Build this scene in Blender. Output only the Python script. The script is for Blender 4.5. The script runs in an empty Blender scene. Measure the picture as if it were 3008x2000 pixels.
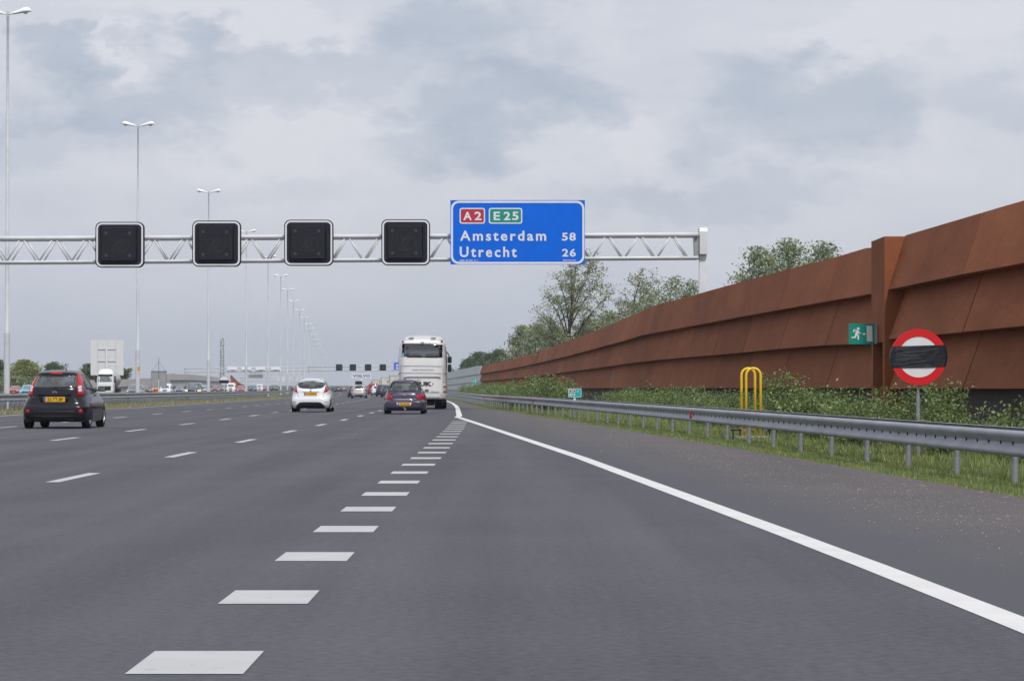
import bpy, bmesh, math, random
import numpy as np
from mathutils import Vector, Matrix

random.seed(7)
rng = np.random.default_rng(11)
SC = bpy.context.scene
COL = SC.collection
pi = math.pi

# ------------------------------------------------------------------ geometry of the place
CAMH, F, CX, HY = 1.2, 6600.0, 1179.0, 884.5      # camera height (m), focal length / centre / horizon of the survey picture
def PX(x, Z): return (x - CX) / F * Z
def PZ(y, Z): return CAMH + (HY - y) / F * Z
def tab(pts):
    a = np.array(pts, float)
    def f(Z): return float(np.interp(Z, a[:, 0], a[:, 1]))
    return f
_sh = [(-100, 0), (95, 0), (110, .1), (130, .4), (160, 1.0), (184, 1.75), (215, 2.5), (246, 3.4), (274, 4.4), (308, 5.7), (345, 7.35),
       (368, 8.5), (412, 10.8), (431, 11.9), (483, 14.7), (556, 19.2), (622, 23.3), (830, 36), (1150, 55.5), (2000, 107), (5000, 290)]
shift = tab(_sh)
ground = tab([(-200, 0), (120, 0), (350, -.414), (900, -.9), (9000, -.9)])
def heading(Z): return math.atan((shift(Z + 20) - shift(Z - 20)) / 40)
rail_x = tab([(-40, 7.6), (20, 6.75), (35, 5.95), (45, 5.42), (56, 4.83), (67, 4.2), (98.6, 2.2), (116, 1.05), (150, -.75), (180, -2.0),
              (205, -2.75), (233, -3.7), (260, -4.6), (308, -6.5), (400, -10.6), (622, -23.5), (1150, -55), (5000, -289)])
def pave_x(Z): return rail_x(Z) - float(np.interp(Z, [30, 60, 150, 200], [.8, .75, .55, .5]))
edge_x = tab([(-40, 3.6), (5, 2.85), (14.3, 2.55), (21, 2.3), (47.3, 1.1), (95, -1.46), (103, -1.9)])
main_edge = tab([(103, -1.95), (110, -2.02), (125.8, -2.36), (144, -2.72), (169, -3.29), (204, -4.24), (233, -5.2), (260, -6.1), (308, -8.0),
                 (368, -10.7), (431, -14.1), (556, -21.4), (622, -25.5), (830, -38.2), (1150, -57.7), (5000, -292)])

# ------------------------------------------------------------------ materials
def nn(nt, t, **kw):
    n = nt.nodes.new(t)
    for k, v in kw.items(): setattr(n, k, v)
    return n
def mat(name, col, rough=.6, metal=0, spec=.5, var=.1, vscale=3.0, bump=0, bscale=60, coat=0, back=None, emit=None, stretch=None):
    m = bpy.data.materials.new(name); m.use_nodes = True
    nt = m.node_tree; b = nt.nodes['Principled BSDF']
    b.inputs['Roughness'].default_value = rough
    b.inputs['Metallic'].default_value = metal
    b.inputs['Specular IOR Level'].default_value = spec
    if coat: b.inputs['Coat Weight'].default_value = coat; b.inputs['Coat Roughness'].default_value = .04
    tc = nn(nt, 'ShaderNodeTexCoord')
    vec = tc.outputs['Object']
    if stretch:
        mp = nn(nt, 'ShaderNodeMapping'); mp.inputs['Scale'].default_value = stretch
        nt.links.new(vec, mp.inputs['Vector']); vec = mp.outputs['Vector']
    no = nn(nt, 'ShaderNodeTexNoise'); no.inputs['Scale'].default_value = vscale; no.inputs['Detail'].default_value = 6
    nt.links.new(vec, no.inputs['Vector'])
    mx = nn(nt, 'ShaderNodeMix', data_type='RGBA')
    c = Vector(col[:3])
    lo = c * (1 - var); hi = c * (1 + var)
    mx.inputs['A'].default_value = (*lo, 1); mx.inputs['B'].default_value = (*[min(1, v) for v in hi], 1)
    mr = nn(nt, 'ShaderNodeMapRange'); mr.inputs['From Min'].default_value = .3; mr.inputs['From Max'].default_value = .7
    nt.links.new(no.outputs['Fac'], mr.inputs['Value']); nt.links.new(mr.outputs['Result'], mx.inputs['Factor'])
    out = mx.outputs['Result']
    if back:
        geo = nn(nt, 'ShaderNodeNewGeometry'); m2 = nn(nt, 'ShaderNodeMix', data_type='RGBA')
        nt.links.new(geo.outputs['Backfacing'], m2.inputs['Factor']); nt.links.new(out, m2.inputs['A']); m2.inputs['B'].default_value = (*back, 1)
        out = m2.outputs['Result']
    nt.links.new(out, b.inputs['Base Color'])
    if bump:
        n2 = nn(nt, 'ShaderNodeTexNoise'); n2.inputs['Scale'].default_value = bscale; n2.inputs['Detail'].default_value = 4
        nt.links.new(tc.outputs['Object'], n2.inputs['Vector'])
        bp = nn(nt, 'ShaderNodeBump'); bp.inputs['Strength'].default_value = bump; bp.inputs['Distance'].default_value = .02
        nt.links.new(n2.outputs['Fac'], bp.inputs['Height']); nt.links.new(bp.outputs['Normal'], b.inputs['Normal'])
    if emit:
        b.inputs['Emission Color'].default_value = (*emit[0], 1); b.inputs['Emission Strength'].default_value = emit[1]
    return m
def glass(name, tint, refl=.1, rough=.08):
    m = bpy.data.materials.new(name); m.use_nodes = True; nt = m.node_tree
    nt.nodes.clear()
    o = nn(nt, 'ShaderNodeOutputMaterial'); t = nn(nt, 'ShaderNodeBsdfTransparent'); t.inputs['Color'].default_value = (*tint, 1)
    g = nn(nt, 'ShaderNodeBsdfGlossy'); g.inputs['Roughness'].default_value = rough
    lw = nn(nt, 'ShaderNodeLayerWeight'); lw.inputs['Blend'].default_value = .35
    ma = nn(nt, 'ShaderNodeMath', operation='MULTIPLY_ADD'); ma.inputs[1].default_value = .6; ma.inputs[2].default_value = refl
    mx = nn(nt, 'ShaderNodeMixShader')
    nt.links.new(lw.outputs['Fresnel'], ma.inputs[0]); nt.links.new(ma.outputs[0], mx.inputs['Fac'])
    nt.links.new(t.outputs[0], mx.inputs[1]); nt.links.new(g.outputs[0], mx.inputs[2]); nt.links.new(mx.outputs[0], o.inputs['Surface'])
    return m

def mth2(nt, a, b):
    n = nn(nt, 'ShaderNodeMath', operation='MULTIPLY'); nt.links.new(a, n.inputs[0]); nt.links.new(b, n.inputs[1]); return n.outputs[0]
def asphalt(name, dark, light, specks, streak):
    m = bpy.data.materials.new(name); m.use_nodes = True; nt = m.node_tree; L = nt.links.new
    b = nt.nodes['Principled BSDF']; b.inputs['Roughness'].default_value = .82; b.inputs['Specular IOR Level'].default_value = .35
    tc = nn(nt, 'ShaderNodeTexCoord')
    mp = nn(nt, 'ShaderNodeMapping'); mp.inputs['Scale'].default_value = (1.0, .03, 1); L(tc.outputs['Object'], mp.inputs['Vector'])
    n1 = nn(nt, 'ShaderNodeTexNoise'); n1.inputs['Scale'].default_value = 1.1; n1.inputs['Detail'].default_value = 5; L(mp.outputs['Vector'], n1.inputs['Vector'])
    n2 = nn(nt, 'ShaderNodeTexNoise'); n2.inputs['Scale'].default_value = .35; n2.inputs['Detail'].default_value = 6; L(tc.outputs['Object'], n2.inputs['Vector'])
    n3 = nn(nt, 'ShaderNodeTexNoise'); n3.inputs['Scale'].default_value = 16; n3.inputs['Detail'].default_value = 7; n3.inputs['Roughness'].default_value = .75; L(tc.outputs['Object'], n3.inputs['Vector'])
    a = nn(nt, 'ShaderNodeMath', operation='MULTIPLY'); a.inputs[1].default_value = streak; L(n1.outputs['Fac'], a.inputs[0])
    a2 = nn(nt, 'ShaderNodeMath', operation='MULTIPLY_ADD'); a2.inputs[1].default_value = .4; L(n2.outputs['Fac'], a2.inputs[0]); L(a.outputs[0], a2.inputs[2])
    a3 = nn(nt, 'ShaderNodeMath', operation='MULTIPLY_ADD'); a3.inputs[1].default_value = 1.9; L(n3.outputs['Fac'], a3.inputs[0]); L(a2.outputs[0], a3.inputs[2])
    mr = nn(nt, 'ShaderNodeMapRange'); c0 = (streak + .4 + 1.9) / 2; mr.inputs['From Min'].default_value = c0 - .32; mr.inputs['From Max'].default_value = c0 + .32
    L(a3.outputs[0], mr.inputs['Value'])
    mx = nn(nt, 'ShaderNodeMix', data_type='RGBA'); mx.inputs['A'].default_value = (*dark, 1); mx.inputs['B'].default_value = (*light, 1)
    L(mr.outputs['Result'], mx.inputs['Factor']); out = mx.outputs['Result']
    if specks:
        at = nn(nt, 'ShaderNodeAttribute'); at.attribute_name = 'dirt'
        nd = nn(nt, 'ShaderNodeMath', operation='MULTIPLY_ADD'); nd.inputs[1].default_value = .9; nd.inputs[2].default_value = -.45; L(n2.outputs['Fac'], nd.inputs[0])
        ad = nn(nt, 'ShaderNodeMath', operation='ADD', use_clamp=True); L(at.outputs['Fac'], ad.inputs[0]); L(nd.outputs[0], ad.inputs[1])
        m0 = nn(nt, 'ShaderNodeMix', data_type='RGBA'); L(ad.outputs[0], m0.inputs['Factor']); m0.inputs['A'].default_value = (.074, .076, .088, 1); L(out, m0.inputs['B']); out = m0.outputs['Result']
        vo = nn(nt, 'ShaderNodeTexVoronoi'); vo.inputs['Scale'].default_value = 5.5; L(tc.outputs['Object'], vo.inputs['Vector'])
        sep = nn(nt, 'ShaderNodeSeparateColor'); L(vo.outputs['Color'], sep.inputs[0])
        th = nn(nt, 'ShaderNodeMath', operation='MULTIPLY'); th.inputs[1].default_value = .3; L(sep.outputs[0], th.inputs[0])
        sq = nn(nt, 'ShaderNodeMath', operation='MULTIPLY'); L(th.outputs[0], sq.inputs[0]); L(sep.outputs[1], sq.inputs[1])
        # patches where loose chippings lie
        n4 = nn(nt, 'ShaderNodeTexNoise'); n4.inputs['Scale'].default_value = .6; L(tc.outputs['Object'], n4.inputs['Vector'])
        r4 = nn(nt, 'ShaderNodeMapRange'); r4.inputs['From Min'].default_value = .38; r4.inputs['From Max'].default_value = .62; L(n4.outputs['Fac'], r4.inputs['Value'])
        s2 = nn(nt, 'ShaderNodeMath', operation='MULTIPLY'); L(sq.outputs[0], s2.inputs[0]); L(mth2(nt, r4.outputs['Result'], ad.outputs[0]), s2.inputs[1])
        lt = nn(nt, 'ShaderNodeMath', operation='LESS_THAN'); L(vo.outputs['Distance'], lt.inputs[0]); L(s2.outputs[0], lt.inputs[1])
        m3 = nn(nt, 'ShaderNodeMix', data_type='RGBA'); L(lt.outputs[0], m3.inputs['Factor']); L(out, m3.inputs['A']); m3.inputs['B'].default_value = (.5, .46, .4, 1)
        out = m3.outputs['Result']
    L(out, b.inputs['Base Color'])
    bp = nn(nt, 'ShaderNodeBump'); bp.inputs['Strength'].default_value = .35; bp.inputs['Distance'].default_value = .01
    L(n3.outputs['Fac'], bp.inputs['Height']); L(bp.outputs['Normal'], b.inputs['Normal'])
    return m

def corten(name, k=1.0):
    m = bpy.data.materials.new(name); m.use_nodes = True; nt = m.node_tree; L = nt.links.new
    b = nt.nodes['Principled BSDF']; b.inputs['Roughness'].default_value = .85; b.inputs['Specular IOR Level'].default_value = .12
    tc = nn(nt, 'ShaderNodeTexCoord')
    mp = nn(nt, 'ShaderNodeMapping'); mp.inputs['Scale'].default_value = (1.2, .16, .7); L(tc.outputs['Object'], mp.inputs['Vector'])
    n1 = nn(nt, 'ShaderNodeTexNoise'); n1.inputs['Scale'].default_value = 2.0; n1.inputs['Detail'].default_value = 8; n1.inputs['Roughness'].default_value = .65; L(mp.outputs['Vector'], n1.inputs['Vector'])
    n2 = nn(nt, 'ShaderNodeTexNoise'); n2.inputs['Scale'].default_value = .18; n2.inputs['Detail'].default_value = 3; L(tc.outputs['Object'], n2.inputs['Vector'])
    n3 = nn(nt, 'ShaderNodeTexNoise'); mp3 = nn(nt, 'ShaderNodeMapping'); mp3.inputs['Scale'].default_value = (1, .3, 1); L(tc.outputs['Object'], mp3.inputs['Vector'])
    n3.inputs['Scale'].default_value = 9; n3.inputs['Detail'].default_value = 6; L(mp3.outputs['Vector'], n3.inputs['Vector'])
    s = nn(nt, 'ShaderNodeMath', operation='ADD'); L(n1.outputs['Fac'], s.inputs[0]); L(n2.outputs['Fac'], s.inputs[1])
    s2 = nn(nt, 'ShaderNodeMath', operation='MULTIPLY_ADD'); s2.inputs[1].default_value = .5; L(n3.outputs['Fac'], s2.inputs[0]); L(s.outputs[0], s2.inputs[2])
    cr = nn(nt, 'ShaderNodeValToRGB'); e = cr.color_ramp.elements
    e[0].position = .0; e[0].color = (.17, .054, .026, 1); e[1].position = 1; e[1].color = (.39, .142, .062, 1)
    e5 = cr.color_ramp.elements.new(.5); e5.color = (.27, .092, .042, 1)
    for q in cr.color_ramp.elements: q.color = (q.color[0] * k, q.color[1] * k, q.color[2] * k, 1)
    mr = nn(nt, 'ShaderNodeMapRange'); mr.inputs['From Min'].default_value = .65; mr.inputs['From Max'].default_value = 1.85; L(s2.outputs[0], mr.inputs['Value'])
    L(mr.outputs['Result'], cr.inputs['Fac']); L(cr.outputs['Color'], b.inputs['Base Color'])
    bp = nn(nt, 'ShaderNodeBump'); bp.inputs['Strength'].default_value = .15; bp.inputs['Distance'].default_value = .01
    L(n3.outputs['Fac'], bp.inputs['Height']); L(bp.outputs['Normal'], b.inputs['Normal'])
    return m

def marking(name, col, wear):
    m = mat(name, col, .6, var=.07, vscale=1.8, spec=.3); nt = m.node_tree; b = nt.nodes['Principled BSDF']; L = nt.links.new
    src = b.inputs['Base Color'].links[0].from_socket; tc = nn(nt, 'ShaderNodeTexCoord')
    n1 = nn(nt, 'ShaderNodeTexNoise'); n1.inputs['Scale'].default_value = 7; n1.inputs['Detail'].default_value = 9; n1.inputs['Roughness'].default_value = .75; L(tc.outputs['Object'], n1.inputs['Vector'])
    r = nn(nt, 'ShaderNodeMapRange'); r.inputs['From Min'].default_value = wear + .03; r.inputs['From Max'].default_value = wear - .05; r.inputs['To Max'].default_value = .75; L(n1.outputs['Fac'], r.inputs['Value'])
    mx = nn(nt, 'ShaderNodeMix', data_type='RGBA'); L(r.outputs['Result'], mx.inputs['Factor']); L(src, mx.inputs['A']); mx.inputs['B'].default_value = (.16, .16, .17, 1)
    L(mx.outputs['Result'], b.inputs['Base Color']); return m
M = {}
M['asphalt'] = asphalt('asphalt', (.051, .052, .062), (.1, .102, .119), False, 1.0)
M['shoulder'] = asphalt('shoulder_asphalt', (.072, .064, .066), (.135, .12, .119), True, .5)
M['mark_new'] = marking('white_line_paint', (.66, .655, .64), .345)
M['mark_old'] = marking('worn_marking_paint', (.48, .48, .485), .37)
M['soil'] = mat('grass_soil', (.085, .1, .048), .95, var=.45, vscale=.5, bump=.5, bscale=9)
M['corten'] = corten('weathered_steel')
M['corten_set'] = [M['corten'], corten('darker_weathered_steel', .86), corten('lighter_weathered_steel', 1.13), corten('middle_weathered_steel', .94)]
M['base_dark'] = mat('dark_wall_base', (.05, .036, .038), .8, var=.2)
M['seam'] = mat('dark_backing', (.03, .018, .014), .9)
M['galv'] = mat('galvanized_steel', (.3, .315, .345), .5, .25, var=.16, vscale=1.2)
M['galv_post'] = mat('galvanized_post', (.27, .285, .31), .5, .3, var=.2, vscale=5)
M['lamp_pole'] = mat('lamp_mast_steel', (.55, .575, .61), .5, 0, var=.09, vscale=2)
M['lamp_head'] = mat('lamp_head_shell', (.82, .84, .86), .3, var=.04)
M['lamp_bowl'] = mat('lamp_bowl', (.6, .63, .65), .1, var=.05)
M['white_steel'] = mat('white_painted_steel', (.62, .635, .66), .35, var=.1, vscale=1.3)
M['grey_steel'] = mat('grey_painted_steel', (.3, .31, .33), .45, var=.12)
M['black_housing'] = mat('black_housing', (.012, .015, .024), .6, spec=.3, var=.2)
M['black_panel'] = mat('black_panel', (.009, .011, .019), .7, spec=.3, var=.25, vscale=8)
M['lens'] = mat('dim_lens', (.04, .038, .046), .3, var=.1)
M['ghost'] = mat('unlit_lamp_dots', (.024, .029, .029), .5, var=.3, vscale=20)
M['sign_white'] = mat('sign_white', (.72, .73, .76), .45, var=.04)
M['sign_blue'] = mat('sign_blue', (.002, .132, .7), .5, spec=.15, var=.05, vscale=1.5)
M['sign_red'] = mat('sign_route_red', (.45, .022, .05), .4, var=.06)
M['sign_green'] = mat('sign_route_green', (.0, .26, .2), .4, var=.06)
M['exit_green'] = mat('exit_green', (.0, .25, .19), .4, var=.06)
M['km_green'] = mat('marker_green', (.0, .4, .37), .4, var=.05)
M['ring_red'] = mat('sign_ring_red', (.62, .008, .012), .4, var=.05)
M['yellow'] = mat('yellow_paint', (.86, .56, .025), .4, var=.07, vscale=6)
M['orange'] = mat('orange_sticker', (.75, .3, .02), .5)
M['tyre'] = mat('tyre_rubber', (.009, .009, .01), .85, spec=.25, var=.2)
M['alloy'] = mat('alloy_wheel', (.5, .51, .53), .3, .7, var=.08)
M['trim'] = mat('black_plastic', (.014, .014, .017), .6, spec=.35, var=.15)
M['under'] = mat('underbody', (.009, .009, .01), .9)
M['plate'] = mat('yellow_plate', (.75, .4, .015), .4, var=.04)
M['ink'] = mat('plate_ink', (.015, .012, .01), .6)
M['eu'] = mat('blue_band', (.015, .08, .5), .4)
M['chrome'] = mat('chrome', (.75, .76, .78), .12, .95, var=.03)
M['redlamp'] = mat('red_lamp', (.42, .006, .014), .12, var=.12, vscale=12)
M['clearlamp'] = mat('clear_lamp', (.75, .72, .72), .15, var=.1, coat=.4)
M['headlamp'] = mat('head_lamp_glass', (.7, .73, .76), .1, var=.15, coat=.5)
M['lit_lamp'] = mat('lit_head_lamp', (1, .75, .4), .2, emit=((1, .72, .35), 1.6))
M['seat'] = mat('seat_cloth', (.13, .13, .125), .9, var=.2)
M['seat_beige'] = mat('coach_seat_cloth', (.3, .27, .24), .9, var=.2)
M['darkglass'] = mat('dark_window_glass', (.025, .032, .036), .05, spec=1.0, var=.2, coat=.6)
M['cabglass'] = mat('cab_window_glass', (.12, .15, .17), .05, spec=1.0, var=.3, coat=.6)
M['glass'] = glass('clear_car_glass', (.78, .88, .86), .11)
M['glass_hazy'] = glass('reflective_car_glass', (.72, .78, .74), .2)  # greater mirror share than the clear glass, so the window looks paler
M['glass_dark'] = glass('tinted_coach_glass', (.42, .42, .44), .14)
def paint(name, c, rough=.32, metal=0., coat=.8): return mat(name, c, rough, metal, var=.03, vscale=1, coat=coat, back=(.03, .03, .032))
M['p_black'] = paint('midnight_blue_black_paint', (.006, .0065, .011), .2, coat=0)
M['p_white'] = paint('white_paint', (.74, .77, .81))
M['p_plum'] = paint('plum_metallic_paint', (.06, .047, .085), .3, .3, coat=.3)
M['p_coach'] = paint('coach_white_paint', (.77, .77, .77))
M['tank'] = mat('dull_tank_metal', (.48, .46, .44), .35, .3, var=.1)
M['concrete'] = mat('pale_concrete', (.36, .34, .33), .85, var=.12, vscale=.5)
M['grey_panel'] = mat('pale_grey_panel', (.44, .47, .5), .5, var=.1, vscale=.4)
M['board_back'] = mat('board_back', (.66, .67, .69), .6, var=.05, vscale=.8, stretch=(.1, .1, 6))
M['grey_board'] = mat('grey_board', (.3, .31, .33), .6, var=.08)
M['tape'] = mat('black_tape', (.013, .015, .02), .28, var=.4, vscale=5, bump=.6, bscale=9, stretch=(1, 1, 9))
M['bark'] = mat('bark', (.065, .055, .045), .9, var=.3, vscale=4)
M['tower'] = mat('tower_steel', (.24, .28, .3), .6, var=.2, vscale=.2)
def leafy(m):
    # thin leaves let part of the light through
    nt = m.node_tree; b = nt.nodes['Principled BSDF']; out = nt.nodes['Material Output']
    tr = nn(nt, 'ShaderNodeBsdfTranslucent'); src = b.inputs['Base Color'].links[0].from_socket
    nt.links.new(src, tr.inputs['Color']); mx = nn(nt, 'ShaderNodeMixShader'); mx.inputs['Fac'].default_value = .35
    nt.links.new(b.outputs[0], mx.inputs[1]); nt.links.new(tr.outputs[0], mx.inputs[2]); nt.links.new(mx.outputs[0], out.inputs['Surface'])
    return m
def leafset(key, cols):
    M[key] = [leafy(mat(key + '_leaf', c, .55, spec=.35, var=.25, vscale=1.5)) for c in cols]
leafset('grass', [(0.2, 0.28, 0.082), (0.27, 0.335, 0.12), (0.42, 0.39, 0.21), (0.13, 0.185, 0.058)])
leafset('dry', [(0.44, 0.39, 0.21), (0.34, 0.33, 0.17), (0.18, 0.21, 0.1), (0.38, 0.29, 0.18)])
leafset('shrub', [(0.14, 0.215, 0.065), (0.21, 0.28, 0.1), (0.36, 0.42, 0.21), (0.075, 0.125, 0.042)])
leafset('poplar', [(0.27, 0.3, 0.16), (0.37, 0.4, 0.25), (0.17, 0.2, 0.105)])
leafset('willow', [(0.27, 0.32, 0.18), (0.37, 0.42, 0.27), (0.18, 0.225, 0.125)])
leafset('yellowgreen', [(0.34, 0.36, 0.1), (0.25, 0.29, 0.08), (0.16, 0.2, 0.07)])
leafset('darkgreen', [(0.11, 0.17, 0.075), (0.15, 0.21, 0.1), (0.075, 0.12, 0.06)])

# ------------------------------------------------------------------ mesh helpers
class MB:
    def __init__(s): s.v = []; s.f = []; s.m = []
    def add(s, vs, fs, mi=0):
        o = len(s.v); s.v += [tuple(p) for p in vs]
        s.f += [tuple(i + o for i in f) for f in fs]; s.m += [mi] * len(fs)
    def box(s, c, d, rz=0, mi=0, bev=0, rot=None):
        hx, hy, hz = d[0] / 2, d[1] / 2, d[2] / 2
        b = min(bev, hx * .9, hy * .9, hz * .9)
        R = rot if rot is not None else Matrix.Rotation(rz, 3, 'Z')
        if b <= 0:
            vs = [(x, y, z) for x in (-hx, hx) for y in (-hy, hy) for z in (-hz, hz)]
            fs = [(0, 1, 3, 2), (4, 6, 7, 5), (0, 4, 5, 1), (2, 3, 7, 6), (0, 2, 6, 4), (1, 5, 7, 3)]
        else:
            bm = bmesh.new(); bmesh.ops.create_cube(bm, size=1)
            for v in bm.verts: v.co = Vector((v.co.x * hx * 2, v.co.y * hy * 2, v.co.z * hz * 2))
            bmesh.ops.bevel(bm, geom=bm.edges[:], offset=b, segments=2, affect='EDGES', profile=.6)
            bm.verts.index_update()
            vs = [v.co.copy() for v in bm.verts]; fs = [[v.index for v in f.verts] for f in bm.faces]; bm.free()
        C = Vector(c)
        s.add([R @ Vector(v) + C for v in vs], fs, mi)
    def tube(s, path, r, n=8, mi=0, cap=True):
        P = [Vector(p) for p in path]; k = len(P)
        rs = r if isinstance(r, (list, tuple)) else [r] * k
        vs = []; up = None
        for i in range(k):
            t = (P[min(i + 1, k - 1)] - P[max(i - 1, 0)]).normalized()
            if up is None: up = Vector((0, 0, 1)) if abs(t.z) < .9 else Vector((1, 0, 0))
            a = t.cross(up)
            if a.length < 1e-5: a = t.cross(Vector((0, 1, 0)))
            a.normalize(); b = a.cross(t).normalized(); up = b
            for j in range(n):
                q = 2 * pi * j / n
                vs.append(P[i] + (a * math.cos(q) + b * math.sin(q)) * rs[i])
        fs = [(i * n + j, i * n + (j + 1) % n, (i + 1) * n + (j + 1) % n, (i + 1) * n + j) for i in range(k - 1) for j in range(n)]
        if cap: fs += [tuple(range(n - 1, -1, -1)), tuple(range((k - 1) * n, k * n))]
        s.add(vs, fs, mi)
    def bar(s, a, b, r, n=6, mi=0): s.tube([a, b], r, n, mi)
    def lathe(s, prof, c=(0, 0, 0), axis='z', n=24, mi=0, closed=False):
        vs = []; fs = []; k = len(prof)
        for (r, h) in prof:
            for j in range(n):
                q = 2 * pi * j / n; x, y = r * math.cos(q), r * math.sin(q)
                vs.append({'z': (x, y, h), 'x': (h, x, y), 'y': (x, h, y)}[axis])
        for i in range(k if closed else k - 1):
            i2 = (i + 1) % k
            for j in range(n): fs.append((i * n + j, i * n + (j + 1) % n, i2 * n + (j + 1) % n, i2 * n + j))
        C = Vector(c); s.add([Vector(v) + C for v in vs], fs, mi)
    def poly(s, pts, mi=0): s.add(pts, [tuple(range(len(pts)))], mi)
    def build(s, name, m, parent=None, smooth=False, loc=None):
        me = bpy.data.meshes.new(name)
        me.from_pydata(s.v, [], s.f)
        ms = m if isinstance(m, list) else [m]
        for q in ms: me.materials.append(q)
        if len(ms) > 1: me.polygons.foreach_set('material_index', s.m)
        bm = bmesh.new(); bm.from_mesh(me); bmesh.ops.recalc_face_normals(bm, faces=bm.faces); bm.to_mesh(me); bm.free()
        if smooth:
            me.polygons.foreach_set('use_smooth', [True] * len(me.polygons))
            if smooth == 'auto':
                try: me.set_sharp_from_angle(angle=math.radians(38))
                except Exception: pass
        me.update()
        return link(name, me, parent, loc)
def link(name, me, parent=None, loc=None):
    o = bpy.data.objects.new(name, me); COL.objects.link(o)
    if parent: o.parent = parent
    if loc: o.location = loc
    return o
def quads(name, V, idx, mats, parent=None):
    """V (n,k,3) leaf faces"""
    n, k, _ = V.shape
    me = bpy.data.meshes.new(name)
    me.vertices.add(n * k); me.vertices.foreach_set('co', V.reshape(-1).astype(np.float32))
    me.loops.add(n * k); me.loops.foreach_set('vertex_index', np.arange(n * k, dtype=np.int32))
    me.polygons.add(n); me.polygons.foreach_set('loop_start', np.arange(0, n * k, k, dtype=np.int32))
    me.polygons.foreach_set('loop_total', np.full(n, k, dtype=np.int32))
    for q in mats: me.materials.append(q)
    me.polygons.foreach_set('material_index', idx.astype(np.int32))
    me.update(calc_edges=True); me.validate()
    return link(name, me, parent)
def thing(name, label, cat, loc=(0, 0, 0), rotz=0, group=None, scale=1):
    o = bpy.data.objects.new(name, None); COL.objects.link(o)
    o.location = loc; o.rotation_euler = (0, 0, rotz); o.scale = (scale,) * 3
    o.empty_display_size = .1
    return tag(o, label, cat, group)
def tag(o, label=None, cat=None, group=None, kind=None):
    if label: o['label'] = label
    if cat: o['category'] = cat
    if group: o['group'] = group
    if kind: o['kind'] = kind
    return o
def copy_thing(root, loc, rotz=None, label=None):
    r = root.copy(); COL.objects.link(r); r.location = loc
    if rotz is not None: r.rotation_euler = (0, 0, rotz)
    if label: r['label'] = label
    for ch in list(root.children):
        c = ch.copy(); COL.objects.link(c); c.parent = r
        for g in ch.children:
            d = g.copy(); COL.objects.link(d); d.parent = c
    return r

# flat lettering / shapes in a plane facing the camera (u right, v up), as thin sheets
def rrect(x0, x1, y0, y1, r, n=6):
    pts = []
    for cx, cy, a in ((x1 - r, y1 - r, 0), (x0 + r, y1 - r, 90), (x0 + r, y0 + r, 180), (x1 - r, y0 + r, 270)):
        for i in range(n + 1):
            q = math.radians(a + 90 * i / n); pts.append((cx + r * math.cos(q), cy + r * math.sin(q)))
    return pts
def flat_poly(mb, pts, y, mi=0): mb.poly([(p[0], y, p[1]) for p in pts], mi)
def plate_solid(mb, pts, y0, y1, mi=0):
    n = len(pts)
    mb.add([(p[0], y0, p[1]) for p in pts] + [(p[0], y1, p[1]) for p in pts],
           [tuple(range(n)), tuple(range(2 * n - 1, n - 1, -1))] + [(i, (i + 1) % n, n + (i + 1) % n, n + i) for i in range(n)], mi)
def ring_solid(mb, a, b, y0, y1, mi=0):
    n = len(a); vs = [(p[0], y, p[1]) for y in (y0, y1) for q in (a, b) for p in q]
    fs = []
    for i in range(n):
        j = (i + 1) % n
        fs += [(i, j, n + j, n + i), (2 * n + i, 3 * n + i, 3 * n + j, 2 * n + j), (i, 2 * n + i, 2 * n + j, j), (n + i, n + j, 3 * n + j, 3 * n + i)]
    mb.add(vs, fs, mi)
def stroke(mb, pts, w, y, mi=0, n=6):
    """flat round-ended stroke"""
    for (x0, y0), (x1, y1) in zip(pts[:-1], pts[1:]):
        a = math.atan2(y1 - y0, x1 - x0); out = []
        for i in range(n + 1):
            q = a - pi / 2 + pi * i / n; out.append((x1 + w / 2 * math.cos(q), y1 + w / 2 * math.sin(q)))
        for i in range(n + 1):
            q = a + pi / 2 + pi * i / n; out.append((x0 + w / 2 * math.cos(q), y0 + w / 2 * math.sin(q)))
        flat_poly(mb, out, y, mi); y -= .0004
def text_mesh(txt, x0, x1, z0, z1, y, bold=.02, space=1.0):
    cu = bpy.data.curves.new('lettering', 'FONT'); cu.body = txt; cu.offset = bold; cu.space_character = space; cu.extrude = 0.001; cu.resolution_u = 3
    o = bpy.data.objects.new('lettering', cu); COL.objects.link(o)
    dg = bpy.context.evaluated_depsgraph_get(); dg.update()
    me = bpy.data.meshes.new_from_object(o.evaluated_get(dg))
    bpy.data.objects.remove(o); bpy.data.curves.remove(cu)
    n = len(me.vertices); a = np.zeros(n * 3); me.vertices.foreach_get('co', a); a = a.reshape(-1, 3)
    mn, mxx = a.min(0), a.max(0)
    u = (a[:, 0] - mn[0]) / (mxx[0] - mn[0]); v = (a[:, 1] - mn[1]) / (mxx[1] - mn[1])
    b = np.stack([x0 + u * (x1 - x0), y - (a[:, 2] - mn[2]), z0 + v * (z1 - z0)], 1)
    me.vertices.foreach_set('co', b.reshape(-1)); me.update()
    return me
def text(parent, txt, x0, x1, z0, z1, y, m, name='lettering', bold=.02, space=1.0):
    me = text_mesh(txt, x0, x1, z0, z1, y, bold, space)
    me.materials.clear(); me.materials.append(m); me.name = name
    return link(name, me, parent)
HAZE, ZEN, SKYK, SUN = .00013, 1.05, 10.0, 2.7
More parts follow.
